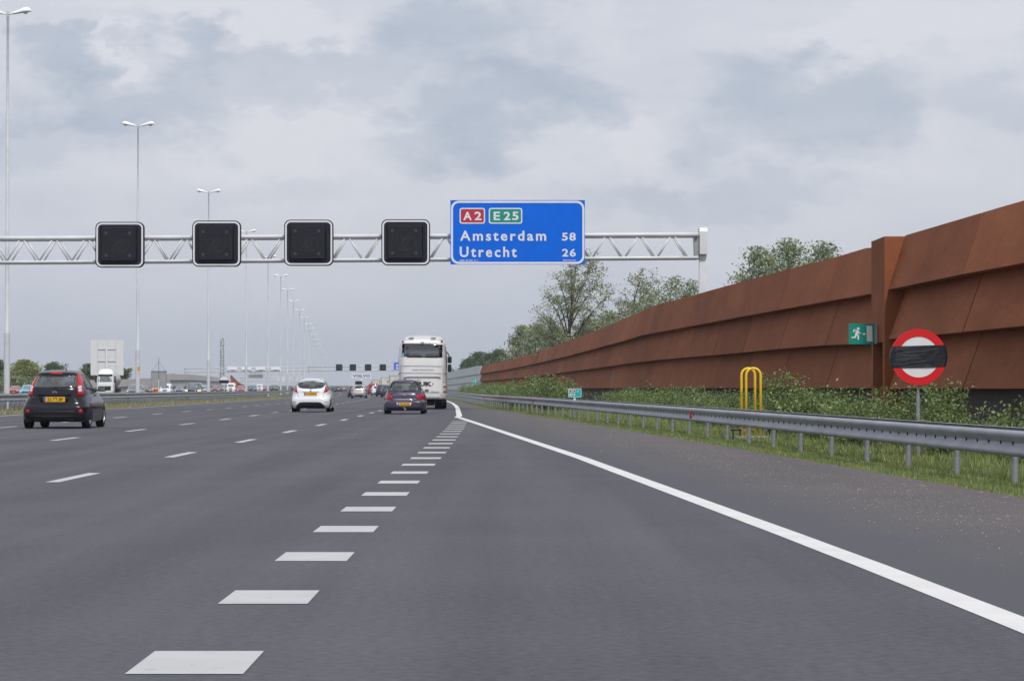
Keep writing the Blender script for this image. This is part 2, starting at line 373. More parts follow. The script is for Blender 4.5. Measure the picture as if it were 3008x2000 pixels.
# ------------------------------------------------------------------ setting: ground, roads, markings
def strip(name, fl, fr, Zs, dz, m, parent=None, cols=1):
    mb = MB(); n = cols + 1
    for Z in Zs:
        a, b = fl(Z), fr(Z)
        for j in range(n): mb.v.append((a + (b - a) * j / cols, Z, ground(Z) + dz))
    for i in range(len(Zs) - 1):
        for j in range(cols):
            k = i * n + j; mb.f.append((k, k + 1, k + n + 1, k + n)); mb.m.append(0)
    return mb.build(name, m, parent)
ZR = [-40, 0, 20, 40, 60, 80, 95, 110, 125, 140, 160, 180, 200, 220, 240, 260, 280, 308, 340, 368, 400, 431, 480, 556, 622, 700, 830, 1000, 1150, 1500, 2000, 3000]
gr = strip('ground', lambda Z: -1500, lambda Z: 1500, [-60] + ZR[1:] + [4200], -.03, M['soil'], cols=6); tag(gr, kind='structure')
road = strip('road', lambda Z: -20.0 - shift(Z), pave_x, ZR, 0, M['asphalt'], cols=4); tag(road, kind='structure')
sh = strip('hard_shoulder', lambda Z: (edge_x(Z) if Z < 103 else main_edge(Z)) + .1, pave_x,
           [Z for Z in ZR if Z <= 400], .0014, M['shoulder'], cols=4); tag(sh, kind='structure')
at = sh.data.attributes.new('dirt', 'FLOAT', 'POINT'); at.data.foreach_set('value', [(-.25, .3, .85, 1.05, 1.15)[i % 5] for i in range(len(sh.data.vertices))])
opp = strip('opposite_road', lambda Z: -53 - shift(Z), lambda Z: -26.9 - shift(Z), ZR, .0, M['asphalt'], cols=2); tag(opp, kind='structure')
def line(name, fx, w, Z0, Z1, m, step=4):
    Zs = list(np.arange(Z0, Z1, step)) + [Z1]
    o = strip(name, lambda Z: fx(Z) - w / 2, lambda Z: fx(Z) + w / 2, Zs, .0032, m, road); return o
line('edge_line', edge_x, .21, 3, 103, M['mark_new'])
line('edge_line', main_edge, .22, 102.6, 900, M['mark_new'])
line('edge_line', lambda Z: -19.2 - shift(Z), .2, 60, 900, M['mark_old'])
def dashes(name, off, z_first, pitch, length, w, zmax, m):
    mb = MB(); Z = z_first
    while Z < zmax:
        a, b = Z - length / 2, Z + length / 2
        mb.add([(off - shift(z) + s * w / 2, z, ground(z) + .0032) for z in (a, b) for s in (-1, 1)], [(0, 1, 3, 2)])
        Z += pitch
    return mb.build(name, m, road)
dashes('lane_dashes', -5.63, 36.9 - 11.9, 11.9, 3.6, .17, 700, M['mark_old'])
dashes('lane_dashes', -9.78, 63.1 - 11.9 * 2, 11.75, 3.6, .17, 700, M['mark_old'])
dashes('lane_dashes', -14.1, 115.5 - 11.9 * 4, 11.9, 3.6, .17, 700, M['mark_old'])
bx = tab([(0, -1.345), (50, -1.40), (77, -1.54), (92, -1.68), (100, -1.75)])
mb = MB(); Z = 8.6
while Z < 94.5:
    mb.add([(bx(z) + s * .245, z, .0032) for z in (Z - .51, Z + .51) for s in (-1, 1)], [(0, 1, 3, 2)]); Z += 3.79
mb.build('block_marking', M['mark_old'], road)

# ------------------------------------------------------------------ grass
def blades(name, n, zf, xf, h0, h1, w0, mats, probs, wz=0):
    u = rng.random(n); Z = zf(u); lo, hi = xf(Z); X = lo + (hi - lo) * rng.random(n)
    gz = np.interp(Z, [-200, 120, 350, 900], [0, 0, -.414, -.9]) - .03
    # patchy heights
    pat = .6 + .4 * np.sin(X * 2.1 + 1.3 * np.sin(Z * .7)) * np.sin(Z * .9 + X) + .35 * rng.random(n)
    h = (h0 + (h1 - h0) * rng.random(n)) * np.clip(pat, .35, 1.4)
    w = w0 * (1 + wz * Z) * (.6 + .8 * rng.random(n)); a = rng.random(n) * 2 * pi; bend = h * (.1 + .5 * rng.random(n)); ba = rng.random(n) * 2 * pi
    V = np.zeros((n, 3, 3))
    V[:, 0] = np.stack([X - w * np.cos(a), Z - w * np.sin(a), gz], 1)
    V[:, 1] = np.stack([X + w * np.cos(a), Z + w * np.sin(a), gz], 1)
    V[:, 2] = np.stack([X + bend * np.cos(ba), Z + bend * np.sin(ba), gz + h], 1)
    idx = rng.choice(len(mats), n, p=probs)
    o = quads(name, V, idx, mats); tag(o, kind='stuff'); return o
RX = np.array([rail_x(z) for z in range(0, 400)]); PVX = np.array([pave_x(z) for z in range(0, 400)])
def ip(A, Z): return np.interp(Z, np.arange(400), A)
g1 = blades('verge_grass', 150000, lambda u: 22 * (190 / 22) ** u, lambda Z: (ip(PVX, Z) - .03 + .12 * np.sin(Z * 1.7) * np.sin(Z * .61), ip(PVX, Z) + 2.6), .02, .09, .005, M['grass'], [.38, .36, .16, .1], .008)
tag(g1, 'green mown verge grass between the hard shoulder and the shrubs', 'grass')
g2 = blades('tall_grass', 26000, lambda u: 24 * (160 / 24) ** u, lambda Z: (ip(RX, Z) + .35, ip(RX, Z) + 3.2), .06, .22, .007, M['grass'], [.36, .34, .16, .14], .008)
tag(g2, 'longer unmown grass behind the guardrail under the shrubs', 'grass')
def shv(Z): return np.interp(Z, [p[0] for p in _sh], [p[1] for p in _sh])
g3 = blades('dry_grass', 30000, lambda u: 95 * (330 / 95) ** u, lambda Z: (-21.6 - shv(Z), -19.85 - shv(Z)), .06, .3, .012, M['dry'], [.4, .3, .18, .12], .004)
tag(g3, 'straw coloured dry grass along the foot of the median guardrail', 'grass')

# loose chippings on the hard shoulder
n = 4200; Zp = 18 * (85 / 18) ** rng.random(n); lo = np.array([edge_x(z) for z in Zp]) + .45; hi = np.array([pave_x(z) for z in Zp])
Xp = lo + (hi - lo) * np.clip(rng.normal(.6, .22, n), .05, .97); r = .003 + .006 * rng.random(n) ** 4
mb = MB()
for x, z, q in zip(Xp, Zp, r):
    a = rng.random() * 2; c, s_ = math.cos(a) * q, math.sin(a) * q
    mb.add([(x + c, z + s_, .004), (x - s_, z + c, .004), (x - c, z - s_, .004), (x + s_, z - c, .004), (x + .3 * q, z, .004 + q * 1.3)], [(0, 1, 4), (1, 2, 4), (2, 3, 4), (3, 0, 4)])
tag(mb.build('gravel', mat('pale_chippings', (.27, .25, .235), .8, var=.6, vscale=30)), 'pale loose chippings scattered over the hard shoulder', 'gravel', kind='stuff')
# ------------------------------------------------------------------ guardrails
WP = [(0, .685), (.02, .69), (.07, .675), (.083, .645), (.075, .607), (.015, .565), (.0, .535), (.015, .505), (.075, .455), (.083, .425), (.07, .393), (.02, .378), (0, .383)]
def beam(mb, fx, Zs, side, dz=0):
    dz -= .04
    n = len(WP)
    for Z in Zs:
        for d, z in WP: mb.v.append((fx(Z) + side * d, Z, ground(Z) + z + dz))
    for i in range(len(Zs) - 1):
        for j in range(n - 1): mb.f.append((i * n + j, i * n + j + 1, (i + 1) * n + j + 1, (i + 1) * n + j)); mb.m.append(0)
def post_mesh(r, h):
    mb = MB(); mb.lathe([(0, h), (r * .9, h), (r, h - .01), (r, -.1), (0, -.1)], n=10)
    o = mb.build('post', M['galv_post'], None, 'auto'); me = o.data; bpy.data.objects.remove(o); return me
gl = thing('guardrail', 'long galvanized guardrail on round posts along the right verge', 'guardrail', (0, 0, 0))
Zs = [-20, 0, 10, 20] + list(np.arange(24, 240, 4)) + list(np.arange(240, 421, 12))
mb = MB(); beam(mb, rail_x, Zs, -1); mb.build('beam', M['galv'], gl, True)
mb = MB(); beam(mb, lambda Z: rail_x(Z) + .42, Zs, 1, .01); mb.build('rear_beam', M['galv'], gl, True)
pm = post_mesh(.042, .56)
Z = 24.9
for i in range(96):
    o = link('post', pm, gl, (rail_x(Z) + .21, Z, ground(Z) - .02)); Z += 3.4
mb = MB(); Z = 24.9
for i in range(60):
    mb.box((rail_x(Z) + .21, Z, ground(Z) + .49), (.36, .1, .12)); Z += 3.4
tag(mb.build('spacer', M['galv_post'], gl), kind='stuff')
mb = MB(); Z = 25.0
while Z < 130:
    mb.box((rail_x(Z) - .005, Z, ground(Z) + .495), (.02, .035, .05)); Z += .66
tag(mb.build('bolt_slots', M['trim'], gl), kind='stuff')
mb = MB(); Z = 24.0
while Z < 160:
    for dz in (.615, .38):
        for q in (-.1, .1): mb.box((rail_x(Z + q) - .083, Z + q, ground(Z) + dz), (.012, .03, .03))
    Z += 4
tag(mb.build('splice_bolts', M['grey_steel'], gl), kind='stuff')
for Z in (66.5, 118, 170):
    mb = MB(); mb.box((rail_x(Z) - .09, Z, ground(Z) + .5), (.03, .12, .2), rz=.2, bev=.008); mb.build('reflector', M['ring_red'], gl)

ml = thing('guardrail', 'galvanized guardrail on closely spaced posts along the median with dry grass at its foot', 'guardrail')
mlx = lambda Z: -21.3 - shift(Z)
Zs = list(np.arange(80, 340, 5)) + list(np.arange(340, 900, 20))
mb = MB(); beam(mb, mlx, Zs, 1, .13); mb.build('beam', M['galv'], ml, True)
mb = MB(); beam(mb, lambda Z: mlx(Z) - .7, Zs, -1, .14); mb.build('rear_beam', M['galv'], ml, True)
mb = MB(); mb.box((0, 0, .33), (.07, .12, .76), bev=.01); o = mb.build('post', M['galv_post']); pm2 = o.data; bpy.data.objects.remove(o)
rest = MB(); Z = 112.0; k = 0
while Z < 330:
    for dx in (-.12, -.6):
        if k < 96: link('post', pm2, ml, (mlx(Z) + dx, Z + (0 if dx > -.3 else .66), ground(Z)))
        else: rest.box((mlx(Z) + dx, Z, ground(Z) + .33), (.07, .12, .76))
        k += 1
    Z += 1.33
tag(rest.build('far_posts', M['galv_post'], ml), kind='stuff')

# ------------------------------------------------------------------ weathering steel noise barrier
wall_x = tab([(40, 10.2), (75, 9.56), (100, 9.05), (125, 8.45), (200, 6.4), (330, 2.8), (400, -.6), (480, -5.4)])
def wt(pts):
    a = np.array(sorted(pts), float); return lambda x: float(np.interp(x, a[:, 0], a[:, 1]))
LT = wt([(1103, 844), (1166, 830), (1233, 812.6), (1310, 784.6), (1387, 756.6), (1474, 718), (1512, 702.5), (1583, 684), (1646, 666), (1811, 621), (1919, 594), (2009, 567)])
L1 = wt([(1103, 861), (1166, 851), (1233, 837), (1303, 821), (1373, 802), (1450, 781), (1478, 772), (1583, 752.5), (1646, 741), (1703, 730), (1788, 714.7), (1896, 695.4), (2009, 676)])
L2 = wt([(1103, 878), (1233, 867), (1303, 856.5), (1373, 847.6), (1460, 835), (1513, 829), (1583, 822.5), (1646, 817.5), (1703, 812.4), (1788, 804), (1896, 795), (2009, 790.8)])
L3 = wt([(1103, 897), (1233, 895), (1373, 893.5), (2009, 893.8)])
RT = wt([(2040, 556), (2074, 545.5), (2328, 470.4), (2358, 462), (2700, 360)])
R1 = wt([(2047, 667), (2211, 632.4), (2358, 605.4), (2700, 540)])
R2 = wt([(2048, 780.9), (2211, 765), (2358, 750), (2700, 714)])
R3 = wt([(2047, 894.7), (2700, 894.7)])
rx2 = lambda Z: 9.3 + .021 * (70.7 - Z)
def panel_tone(t, k): return (0, 2, 0, 3, 1, 0, 3, 2, 0, 1, 3)[(k * 7 + t * 5) % 11]
def barrier(name, label, fx, Zs, lines, seams, mface, mbase, back=.5, inc=.42, toe=.0, seamw=.12):
    root = thing(name, label, 'noise barrier')
    def zs(Z):
        x = CX + F * fx(Z) / Z
        xt = CX + F * (fx(Z) + inc) / Z
        return [PZ(lines[0](xt), Z)] + [PZ(l(x), Z) for l in lines[1:]]
    allZ = sorted(set([z for z in Zs if all(abs(z - s) > .6 for s in seams)] + [s + d for s in seams for d in (-seamw / 2, seamw / 2) if Zs[0] < s < Zs[-1]]))
    H = {Z: zs(Z) for Z in allZ}
    for t in range(3):
        mb = MB()
        for a, b in zip(allZ[:-1], allZ[1:]):
            if any(abs((a + b) / 2 - s) < .01 for s in seams): continue
            def sec(Z):
                X = fx(Z); zt, zb = H[Z][t], H[Z][t + 1]
                d = inc + .02
                return [(X + inc, Z, zt), (X, Z, zb), (X + .03, Z, zb - .004), (X + d + .12, Z, zb - .004), (X + d + .12, Z, zt)]
            A, B = sec(a), sec(b); n = 5
            fs = [(i, (i + 1) % n, n + (i + 1) % n, n + i) for i in range(n)] + [tuple(range(n - 1, -1, -1)), tuple(range(n, 2 * n))]
            mb.add(A + B, fs, panel_tone(t, sum(1 for s in seams if s < a)))
        mb.build('cladding_tier', mface, root)
    mb = MB()
    for a, b in zip(allZ[:-1], allZ[1:]):       # backing behind the joints + base
        def sec(Z):
            X = fx(Z) + inc + .16; zt = H[Z][0] - .05
            return [(X, Z, ground(Z) - .2), (X, Z, zt), (X + back, Z, zt), (X + back, Z, ground(Z) - .2)]
        A, B = sec(a), sec(b)
        mb.add(A + B, [(i, (i + 1) % 4, 4 + (i + 1) % 4, 4 + i) for i in range(4)])
    mb.build('backing', M['seam'], root)
    mb = MB()
    for a, b in zip(allZ[:-1], allZ[1:]):
        def sec(Z):
            X = fx(Z) + inc - .05; zt = H[Z][3] - .008
            return [(X, Z, ground(Z) - .2), (X, Z, zt), (X + .2, Z, zt), (X + .2, Z, ground(Z) - .2)]
        A, B = sec(a), sec(b)
        mb.add(A + B, [(i, (i + 1) % 4, 4 + (i + 1) % 4, 4 + i) for i in range(4)])
    mb.build('base_wall', mbase, root)
    return root, H
seamsL = list(np.arange(73.4 + 12.1, 470, 12.1))
barrier('noise_barrier', 'long rust brown steel noise barrier in three overlapping tiers beyond the exit portal', wall_x,
        [73.4] + list(np.arange(76, 478, 4)) + [480], [LT, L1, L2, L3], seamsL, M['corten_set'], M['base_dark'])
barrier('noise_barrier', 'rust brown steel noise barrier section behind the taped round sign, nearer than the portal', rx2,
        list(np.arange(36, 70, 2)) + [70.75], [RT, R1, R2, R3], [60.5, 48.4], M['corten_set'], M['base_dark'])
# portal column with the doorway
pr = thing('exit_portal', 'rust brown steel portal pillar with a dark doorway in the noise barrier', 'portal', (0, 0, 0))
za, zb, X0 = 70.78, 73.35, 9.2
mb = MB(); top = 4.85
mb.box((X0 + .45, (za + zb) / 2, (top + 2.24) / 2), (.9, zb - za, top - 2.24), bev=.012)
mb.box((X0 + .45, zb - .14, 1.02), (.9, .28, 2.437), bev=.01)
mb.box((X0 + .45, za + .18, 1.02), (.9, .36, 2.437), bev=.01)
mb.build('frame', M['corten'], pr)
mb = MB(); mb.box((X0 + .62, (za + zb) / 2, 1.02), (.12, zb - za - .66, 2.4)); mb.build('door', M['seam'], pr)  # dark-coloured panel filling the open doorway, standing in for the shade inside
# exit sign
es = thing('exit_sign', 'green emergency exit sign with running figure and door, on the rusty portal', 'exit sign', (PX(1955, 72), 72, PZ(792.5, 72)))
w, h = PX(2014, 72) - PX(1955, 72), 47.5 / F * 72
mb = MB(); plate_solid(mb, rrect(0, w, 0, h, .008), 0, .03); mb.build('panel', M['exit_green'], es)
mb = MB(); mb.box((w + .035, .04, h / 2), (.06, .08, h * .98), bev=.004); mb.build('bracket', M['galv'], es)
def E(x, y): return ((x - 195) / 470 * w, (465 - y) / 345 * h)
mb = MB()
flat_poly(mb, [(E(367, 205)[0] + .033 * math.cos(q), E(367, 205)[1] + .033 * math.sin(q)) for q in np.linspace(0, 2 * pi, 20)[:-1]], -.004)
for P, wd in (([(330, 235), (352, 250), (330, 300)], .062), ([(335, 228), (295, 225), (280, 255)], .03), ([(365, 245), (368, 278), (400, 279)], .03),
              ([(322, 300), (312, 350), (255, 352)], .036), ([(335, 300), (366, 325), (366, 380)], .036)):
    stroke(mb, [E(*p) for p in P], wd, -.004)
mb.build('running_figure', M['sign_white'], es); mb = MB()
stroke(mb, [E(450, 295), E(475, 295)], .026, -.004)
flat_poly(mb, [E(468, 272), E(502, 295), E(468, 318)], -.0045)
mb.build('arrow', M['sign_white'], es)
mb = MB(); flat_poly(mb, [E(518, 158), E(622, 158), E(627, 420), E(524, 420)], -.004); mb.build('door_symbol', M['sign_white'], es)

# pale grey continuation of the barrier, far ahead
GT = wt([(900, 880), (985, 862), (1033, 856), (1103, 842)]); G1 = wt([(900, 887), (1033, 872), (1103, 861)]); G2 = wt([(900, 893), (1033, 886), (1103, 878)]); G3 = wt([(900, 898), (1033, 898), (1103, 897)])
gx = tab([(480.3, -5.4), (560, -10.6), (640, -15.5), (900, -31)])
barrier('noise_barrier', 'pale grey noise barrier continuing beyond the far end of the rusty one', gx, [480.3] + list(np.arange(490, 700, 15)) + [760], [GT, G1, G2, G3],
        [510, 540, 570, 600, 640], [M['grey_panel']] * 4, M['grey_panel'], inc=.25, seamw=.05)
e2 = thing('exit_sign', 'tiny green exit sign on the pale grey barrier far ahead', 'exit sign', (PX(1087, 470), 470, PZ(882, 470)))
mb = MB(); plate_solid(mb, rrect(0, 12 / F * 470, 0, 9 / F * 470, .03), 0, .05); mb.build('panel', M['km_green'], e2)
mb = MB(); flat_poly(mb, [(.5, .15), (.68, .15), (.68, .5), (.5, .5)], -.01); mb.build('door_symbol', M['sign_white'], e2); mb = MB(); stroke(mb, [(.15, .2), (.3, .45)], .08, -.01); mb.build('pictogram', M['sign_white'], e2)

# ------------------------------------------------------------------ shrubs
def leaf_quads(C, s, lean=.5):
    n = len(C); a = rng.normal(size=(n, 3)); a[:, 2] *= .8; a /= np.linalg.norm(a, axis=1)[:, None]
    b = rng.normal(size=(n, 3)); b -= (b * a).sum(1)[:, None] * a; b /= np.linalg.norm(b, axis=1)[:, None]
    s = s[:, None]
    return np.stack([C - a * s, C + b * s * lean, C + a * s, C - b * s * lean], 1)
def shrub_proto(h, r, n, seed):
    rs = random.Random(seed)
    root = thing('shrub', 'x', 'shrub', group='shrubs in a row between the guardrail and the steel wall')
    mb = MB(); tips = []
    for k in range(9):
        a = rs.random() * 2 * pi; q = rs.uniform(.25, 1) * r; hh = h * rs.uniform(.6, 1.0) * (1 - .25 * (q / r) ** 2)
        p = [(rs.uniform(-.25, .25) * r, rs.uniform(-.25, .25) * r, 0)]
        for t in (.35, .7, 1): p.append((p[0][0] + math.cos(a) * q * t ** 1.3, p[0][1] + math.sin(a) * q * t ** 1.3, hh * t))
        mb.tube(p, [.014, .011, .008, .003], 5); tips.append(np.array(p))
    mb.build('stem', M['bark'], root)
    C = []
    cl = []
    for t in tips:
        for j in range(11):
            u = .15 + .87 * rs.random(); i = min(2, int(u * 3)); f = u * 3 - i; c = t[i] * (1 - f) + t[i + 1] * f if i < 3 else t[3]
            cl.append(c + np.array([rs.gauss(0, .1), rs.gauss(0, .1), rs.gauss(0, .06)]) * r)
    for j in range(26):
        a = rs.random() * 2 * pi; q = r * math.sqrt(rs.random()); cl.append(np.array([math.cos(a) * q, math.sin(a) * q, h * rs.uniform(.08, .62)]))
    cl = np.array(cl); per = n // len(cl)
    C = np.repeat(cl, per, 0) + rng.normal(size=(len(cl) * per, 3)) * np.array([.11, .11, .085])
    C = C[C[:, 2] > .03]
    idx = rng.choice(4, len(C), p=[.34, .32, .16, .18])
    quads('foliage', leaf_quads(C, .022 + .022 * rng.random(len(C)), .55), idx, M['shrub'], root)
    return root
SHR = [shrub_proto(1.3, .85, 3400, 1), shrub_proto(1.15, .95, 3400, 2), shrub_proto(1.45, .8, 3200, 3), shrub_proto(1.0, .9, 3000, 4), shrub_proto(1.3, 1.0, 3600, 5)]
rs = random.Random(5)
spots = []
Z = 41.0
while Z < 128:
    f = rs.uniform(.42, .7) if Z < 66 else rs.uniform(.38, .62)
    spots.append((rail_x(Z) + .4 + f * ((wall_x(Z) if Z > 72 else rx2(Z)) - .5 - rail_x(Z) - .4), Z)); Z += (1.5 if Z > 58 else 2.0) * rs.choice((.8, 1.0, 1.0, 1.5))
while Z < 330:
    spots.append((rail_x(Z) + 1.3 + rs.uniform(0, 1.5) + max(0, (Z - 150) * .004), Z)); Z += 3.1 * (Z / 130) ** .6
ORD = ['first', 'second', 'third', 'fourth', 'fifth', 'sixth', 'seventh', 'eighth', 'ninth', 'tenth', 'eleventh', 'twelfth', 'thirteenth', 'fourteenth', 'fifteenth', 'sixteenth',
       'seventeenth', 'eighteenth', 'nineteenth', 'twentieth', 'twenty-first', 'twenty-second', 'twenty-third', 'twenty-fourth', 'twenty-fifth', 'twenty-sixth', 'twenty-seventh', 'twenty-eighth', 'twenty-ninth', 'thirtieth', 'thirty-first', 'thirty-second', 'thirty-third', 'thirty-fourth', 'thirty-fifth', 'thirty-sixth', 'thirty-seventh', 'thirty-eighth', 'thirty-ninth', 'fortieth']
zone = {}
for i, (x, Z) in enumerate(spots):
    px = CX + F * x / Z
    kk = rs.randrange(5); p = SHR[kk]
    if px > 2130: zn = 'right of the round sign'
    elif px > 2010: zn = 'behind the round sign'
    elif px > 1756: zn = 'between yellow hoops and exit portal'
    elif px > 1690: zn = 'behind the yellow hoops'
    elif px > 1345: zn = 'between nearest kilometre marker and yellow hoops'
    elif px > 1200: zn = 'behind and just beyond the nearest kilometre marker'
    else: zn = 'near the farthest kilometre markers'
    c = zone.get(zn, 0); zone[zn] = c + 1
    lb = 'leafy shrub %s, %s from near end' % (zn, ORD[min(c, len(ORD) - 1)])
    first = not p.get('used')
    o = p if first else copy_thing(p, (0, 0, 0))
    p['used'] = 1; o['label'] = lb
    o.location = (x, Z, ground(Z) - .03); o.rotation_euler = (0, 0, rs.random() * 6.28)
    s = rs.choice((.6, .68, .76, .84, .92, 1.0, 1.18)) if 60 < Z < 128 else (rs.uniform(.7, 1.05) if Z <= 60 else rs.uniform(.95, 1.3))
    o.scale = (s * (1.25 if Z > 128 else .95),) * 2 + (s,)
for p in SHR:
    if 'used' in p: del p['used']
for o in list(bpy.data.objects):
    if 'used' in o: del o['used']
# ------------------------------------------------------------------ gantry over the carriageway
GZ = 134.0
def gz_top(X): return float(np.interp(X, [PX(0, GZ), PX(1612, GZ)], [PZ(549, GZ), PZ(540, GZ)]))
def gz_bot(X): return float(np.interp(X, [PX(0, GZ), PX(1612, GZ)], [PZ(604, GZ), PZ(593, GZ)]))
ga = thing('sign_gantry', 'white tubular lattice gantry spanning the carriageway, nearest of the gantries', 'gantry')
xl, xr = -25.6, PX(1608, GZ)
for nm, fz, r in (('upper_chord', gz_top, .1), ('lower_chord', gz_bot, .072)):
    for dy in (0, 1.15):
        mb = MB(); mb.tube([(x, GZ + dy, fz(x)) for x in np.linspace(xl, xr, 12)], r, 12); mb.build(nm, M['white_steel'], ga, True)
mb = MB(); p0 = PX(1399 - 75.0 * 22, GZ); st = 75.0 / F * GZ; k = 0; mb2 = MB()
while True:
    a = p0 + k * st * 1.0
    if a > xr - .6: break
    if a > xl:
        for dy, m_ in ((0, mb), (1.15, mb2)):
            e = .08
            mid = a + st / 2
            m_.bar((a + e, GZ + dy, gz_top(a) - .05), (min(mid, xr) - e, GZ + dy, gz_bot(mid) + .05), .042, 8)
            if mid < xr - .5: m_.bar((mid + e, GZ + dy, gz_bot(mid) + .05), (min(a + st, xr) - e, GZ + dy, gz_top(a + st) - .05), .042, 8)
        mb2.bar((a, GZ, gz_top(a)), (a, GZ + 1.15, gz_top(a)), .03, 6); mb2.bar((a + st / 2, GZ, gz_bot(a)), (a + st / 2, GZ + 1.15, gz_bot(a)), .03, 6)
    k += 1
mb.build('lattice', M['white_steel'], ga, True); mb2.build('rear_lattice', M['white_steel'], ga, True)
# right hand post with its head
x0, x1 = PX(1611.5, GZ), PX(1628.5, GZ); zt, zm = PZ(523, GZ), PZ(585, GZ)
mb = MB(); mb.box(((x0 + x1) / 2, GZ + .5, zm / 2), (x1 - x0, .5, zm), bev=.012)
for zz in (PZ(648 + 4 * i, GZ) for i in range(6)):
    for u in (.35, .7):
        mb.lathe([(0, 0), (.018, 0), (.018, -.015), (0, -.015)], (x0 + u * (x1 - x0), GZ + .25, zz), 'y', 8)
mb.build('post', M['white_steel'], ga, 'auto')
mb = MB()
prof = [(-.02, zm), (-.02, zt - .2), (.05, zt - .05), (.18, zt), (1.35, zt), (1.4, zt - .2), (1.3, zm)]
mb.add([(x, GZ + y, z) for x in (x0, x1 + .02) for y, z in prof], [tuple(range(7)), tuple(range(13, 6, -1))] + [(i, (i + 1) % 7, 7 + (i + 1) % 7, 7 + i) for i in range(7)])
mb.build('post_head', M['white_steel'], ga)
mb = MB(); xa = PX(1599, GZ)
mb.add([(xa, GZ + .12, PZ(541, GZ)), (x0, GZ + .12, PZ(541, GZ)), (x0, GZ + .12, PZ(596, GZ)), (xa + .04, GZ + .12, PZ(596, GZ)),
        (xa, GZ + 1.0, PZ(541, GZ)), (x0, GZ + 1.0, PZ(541, GZ)), (x0, GZ + 1.0, PZ(596, GZ)), (xa + .04, GZ + 1.0, PZ(596, GZ))],
       [(0, 1, 2, 3), (7, 6, 5, 4), (0, 4, 5, 1), (1, 5, 6, 2), (2, 6, 7, 3), (3, 7, 4, 0)])
for i in range(7): mb.lathe([(0, -.03), (.025, -.03), (.025, .0), (0, .0)], (x0 - .03, GZ + .12, PZ(545 + i * 8, GZ)), 'y', 8)
mb.build('end_plate', M['grey_steel'], ga)
mb = MB(); mb.box((xl, GZ + .5, 3.0), (.45, .6, 7.0), bev=.02); mb.build('post', M['white_steel'], ga)

# matrix lane signals
def matrix_sign(px0, px1, py0, py1, label, zc=GZ - .62, full=True):
    w, h = PX(px1, zc) - PX(px0, zc), (py1 - py0) / F * zc
    t = thing('lane_signal', label, 'lane signal', (PX((px0 + px1) / 2, zc), zc, PZ(py1, zc)), 0, 'unlit matrix lane signals on the near gantry')
    mb = MB(); plate_solid(mb, rrect(-w / 2, w / 2, 0, h, .28), 0, .3)
    mb.box((0, .42, h / 2), (.5, .3, .9)); mb.build('housing', M['black_housing'], t)
    mb = MB(); e = .045; ring_solid(mb, rrect(-w / 2 + e, w / 2 - e, e, h - e, .25), rrect(-w / 2 + e + .075, w / 2 - e - .075, e + .075, h - e - .075, .19), -.012, .0)
    mb.build('border', M['sign_white'], t)
    mb = MB(); a0, a1, b0, b1 = -.36 * w, .34 * w, .15 * h, .86 * h
    mb.box(((a0 + a1) / 2, -.09, (b0 + b1) / 2), (a1 - a0, .18, b1 - b0), bev=.015)
    for s in (a0 - .03, a1 + .06): mb.box((s, -.07, (b0 + b1) / 2 + .05), (.03, .14, b1 - b0 + .1))
    for s in (-.1, .14): mb.box((s * w, -.03, .905 * h), (.05, .05, .06))
    mb.build('display', M['black_panel'], t)
    for u in (.13, .82):
        for v in (.15, .84):
            mb = MB(); mb.lathe([(0, -.012), (.07, -.012), (.08, 0), (0, 0)], (a0 + u * (a1 - a0), -.181, b0 + v * (b1 - b0)), 'y', 16); mb.build('warning_lens', M['lens'], t, 'auto')
    mb = MB(); cx, cz = (a0 + a1) / 2 + .02, (b0 + b1) / 2 - .06; y = -.184
    for dx, r in ((.18, .28), (-.25, .15), (-.22, .1)):
        mb_p = [(cx + dx + r * math.cos(q), cz + (.12 if r < .16 else 0) * (1 if r == .15 else -1) + r * math.sin(q)) for q in np.linspace(0, 2 * pi, 25)]
        for p, q in zip(mb_p[:-1], mb_p[1:]): stroke(mb, [p, q], .018, y, n=3)
    for P in ([(-.35, -.3), (-.2, .0), (.1, .3)], [(-.1, -.25), (.12, .05), (.2, .3)], [(-.3, -.32), (.25, -.3)]):
        stroke(mb, [(cx + p[0], cz + p[1]) for p in P], .02, y, n=3)
    mb.build('lamp_dots', M['ghost'], t)
    return t
OR4 = ['leftmost', 'second from left', 'third from left', 'beside the blue sign']
for i, b in enumerate([(219, 331, 511, 616), (442, 554, 508, 614), (654, 767, 506, 612), (878, 990, 505, 611)]):
    matrix_sign(*b, 'square black unlit lane signal with white border on near gantry, ' + OR4[i])

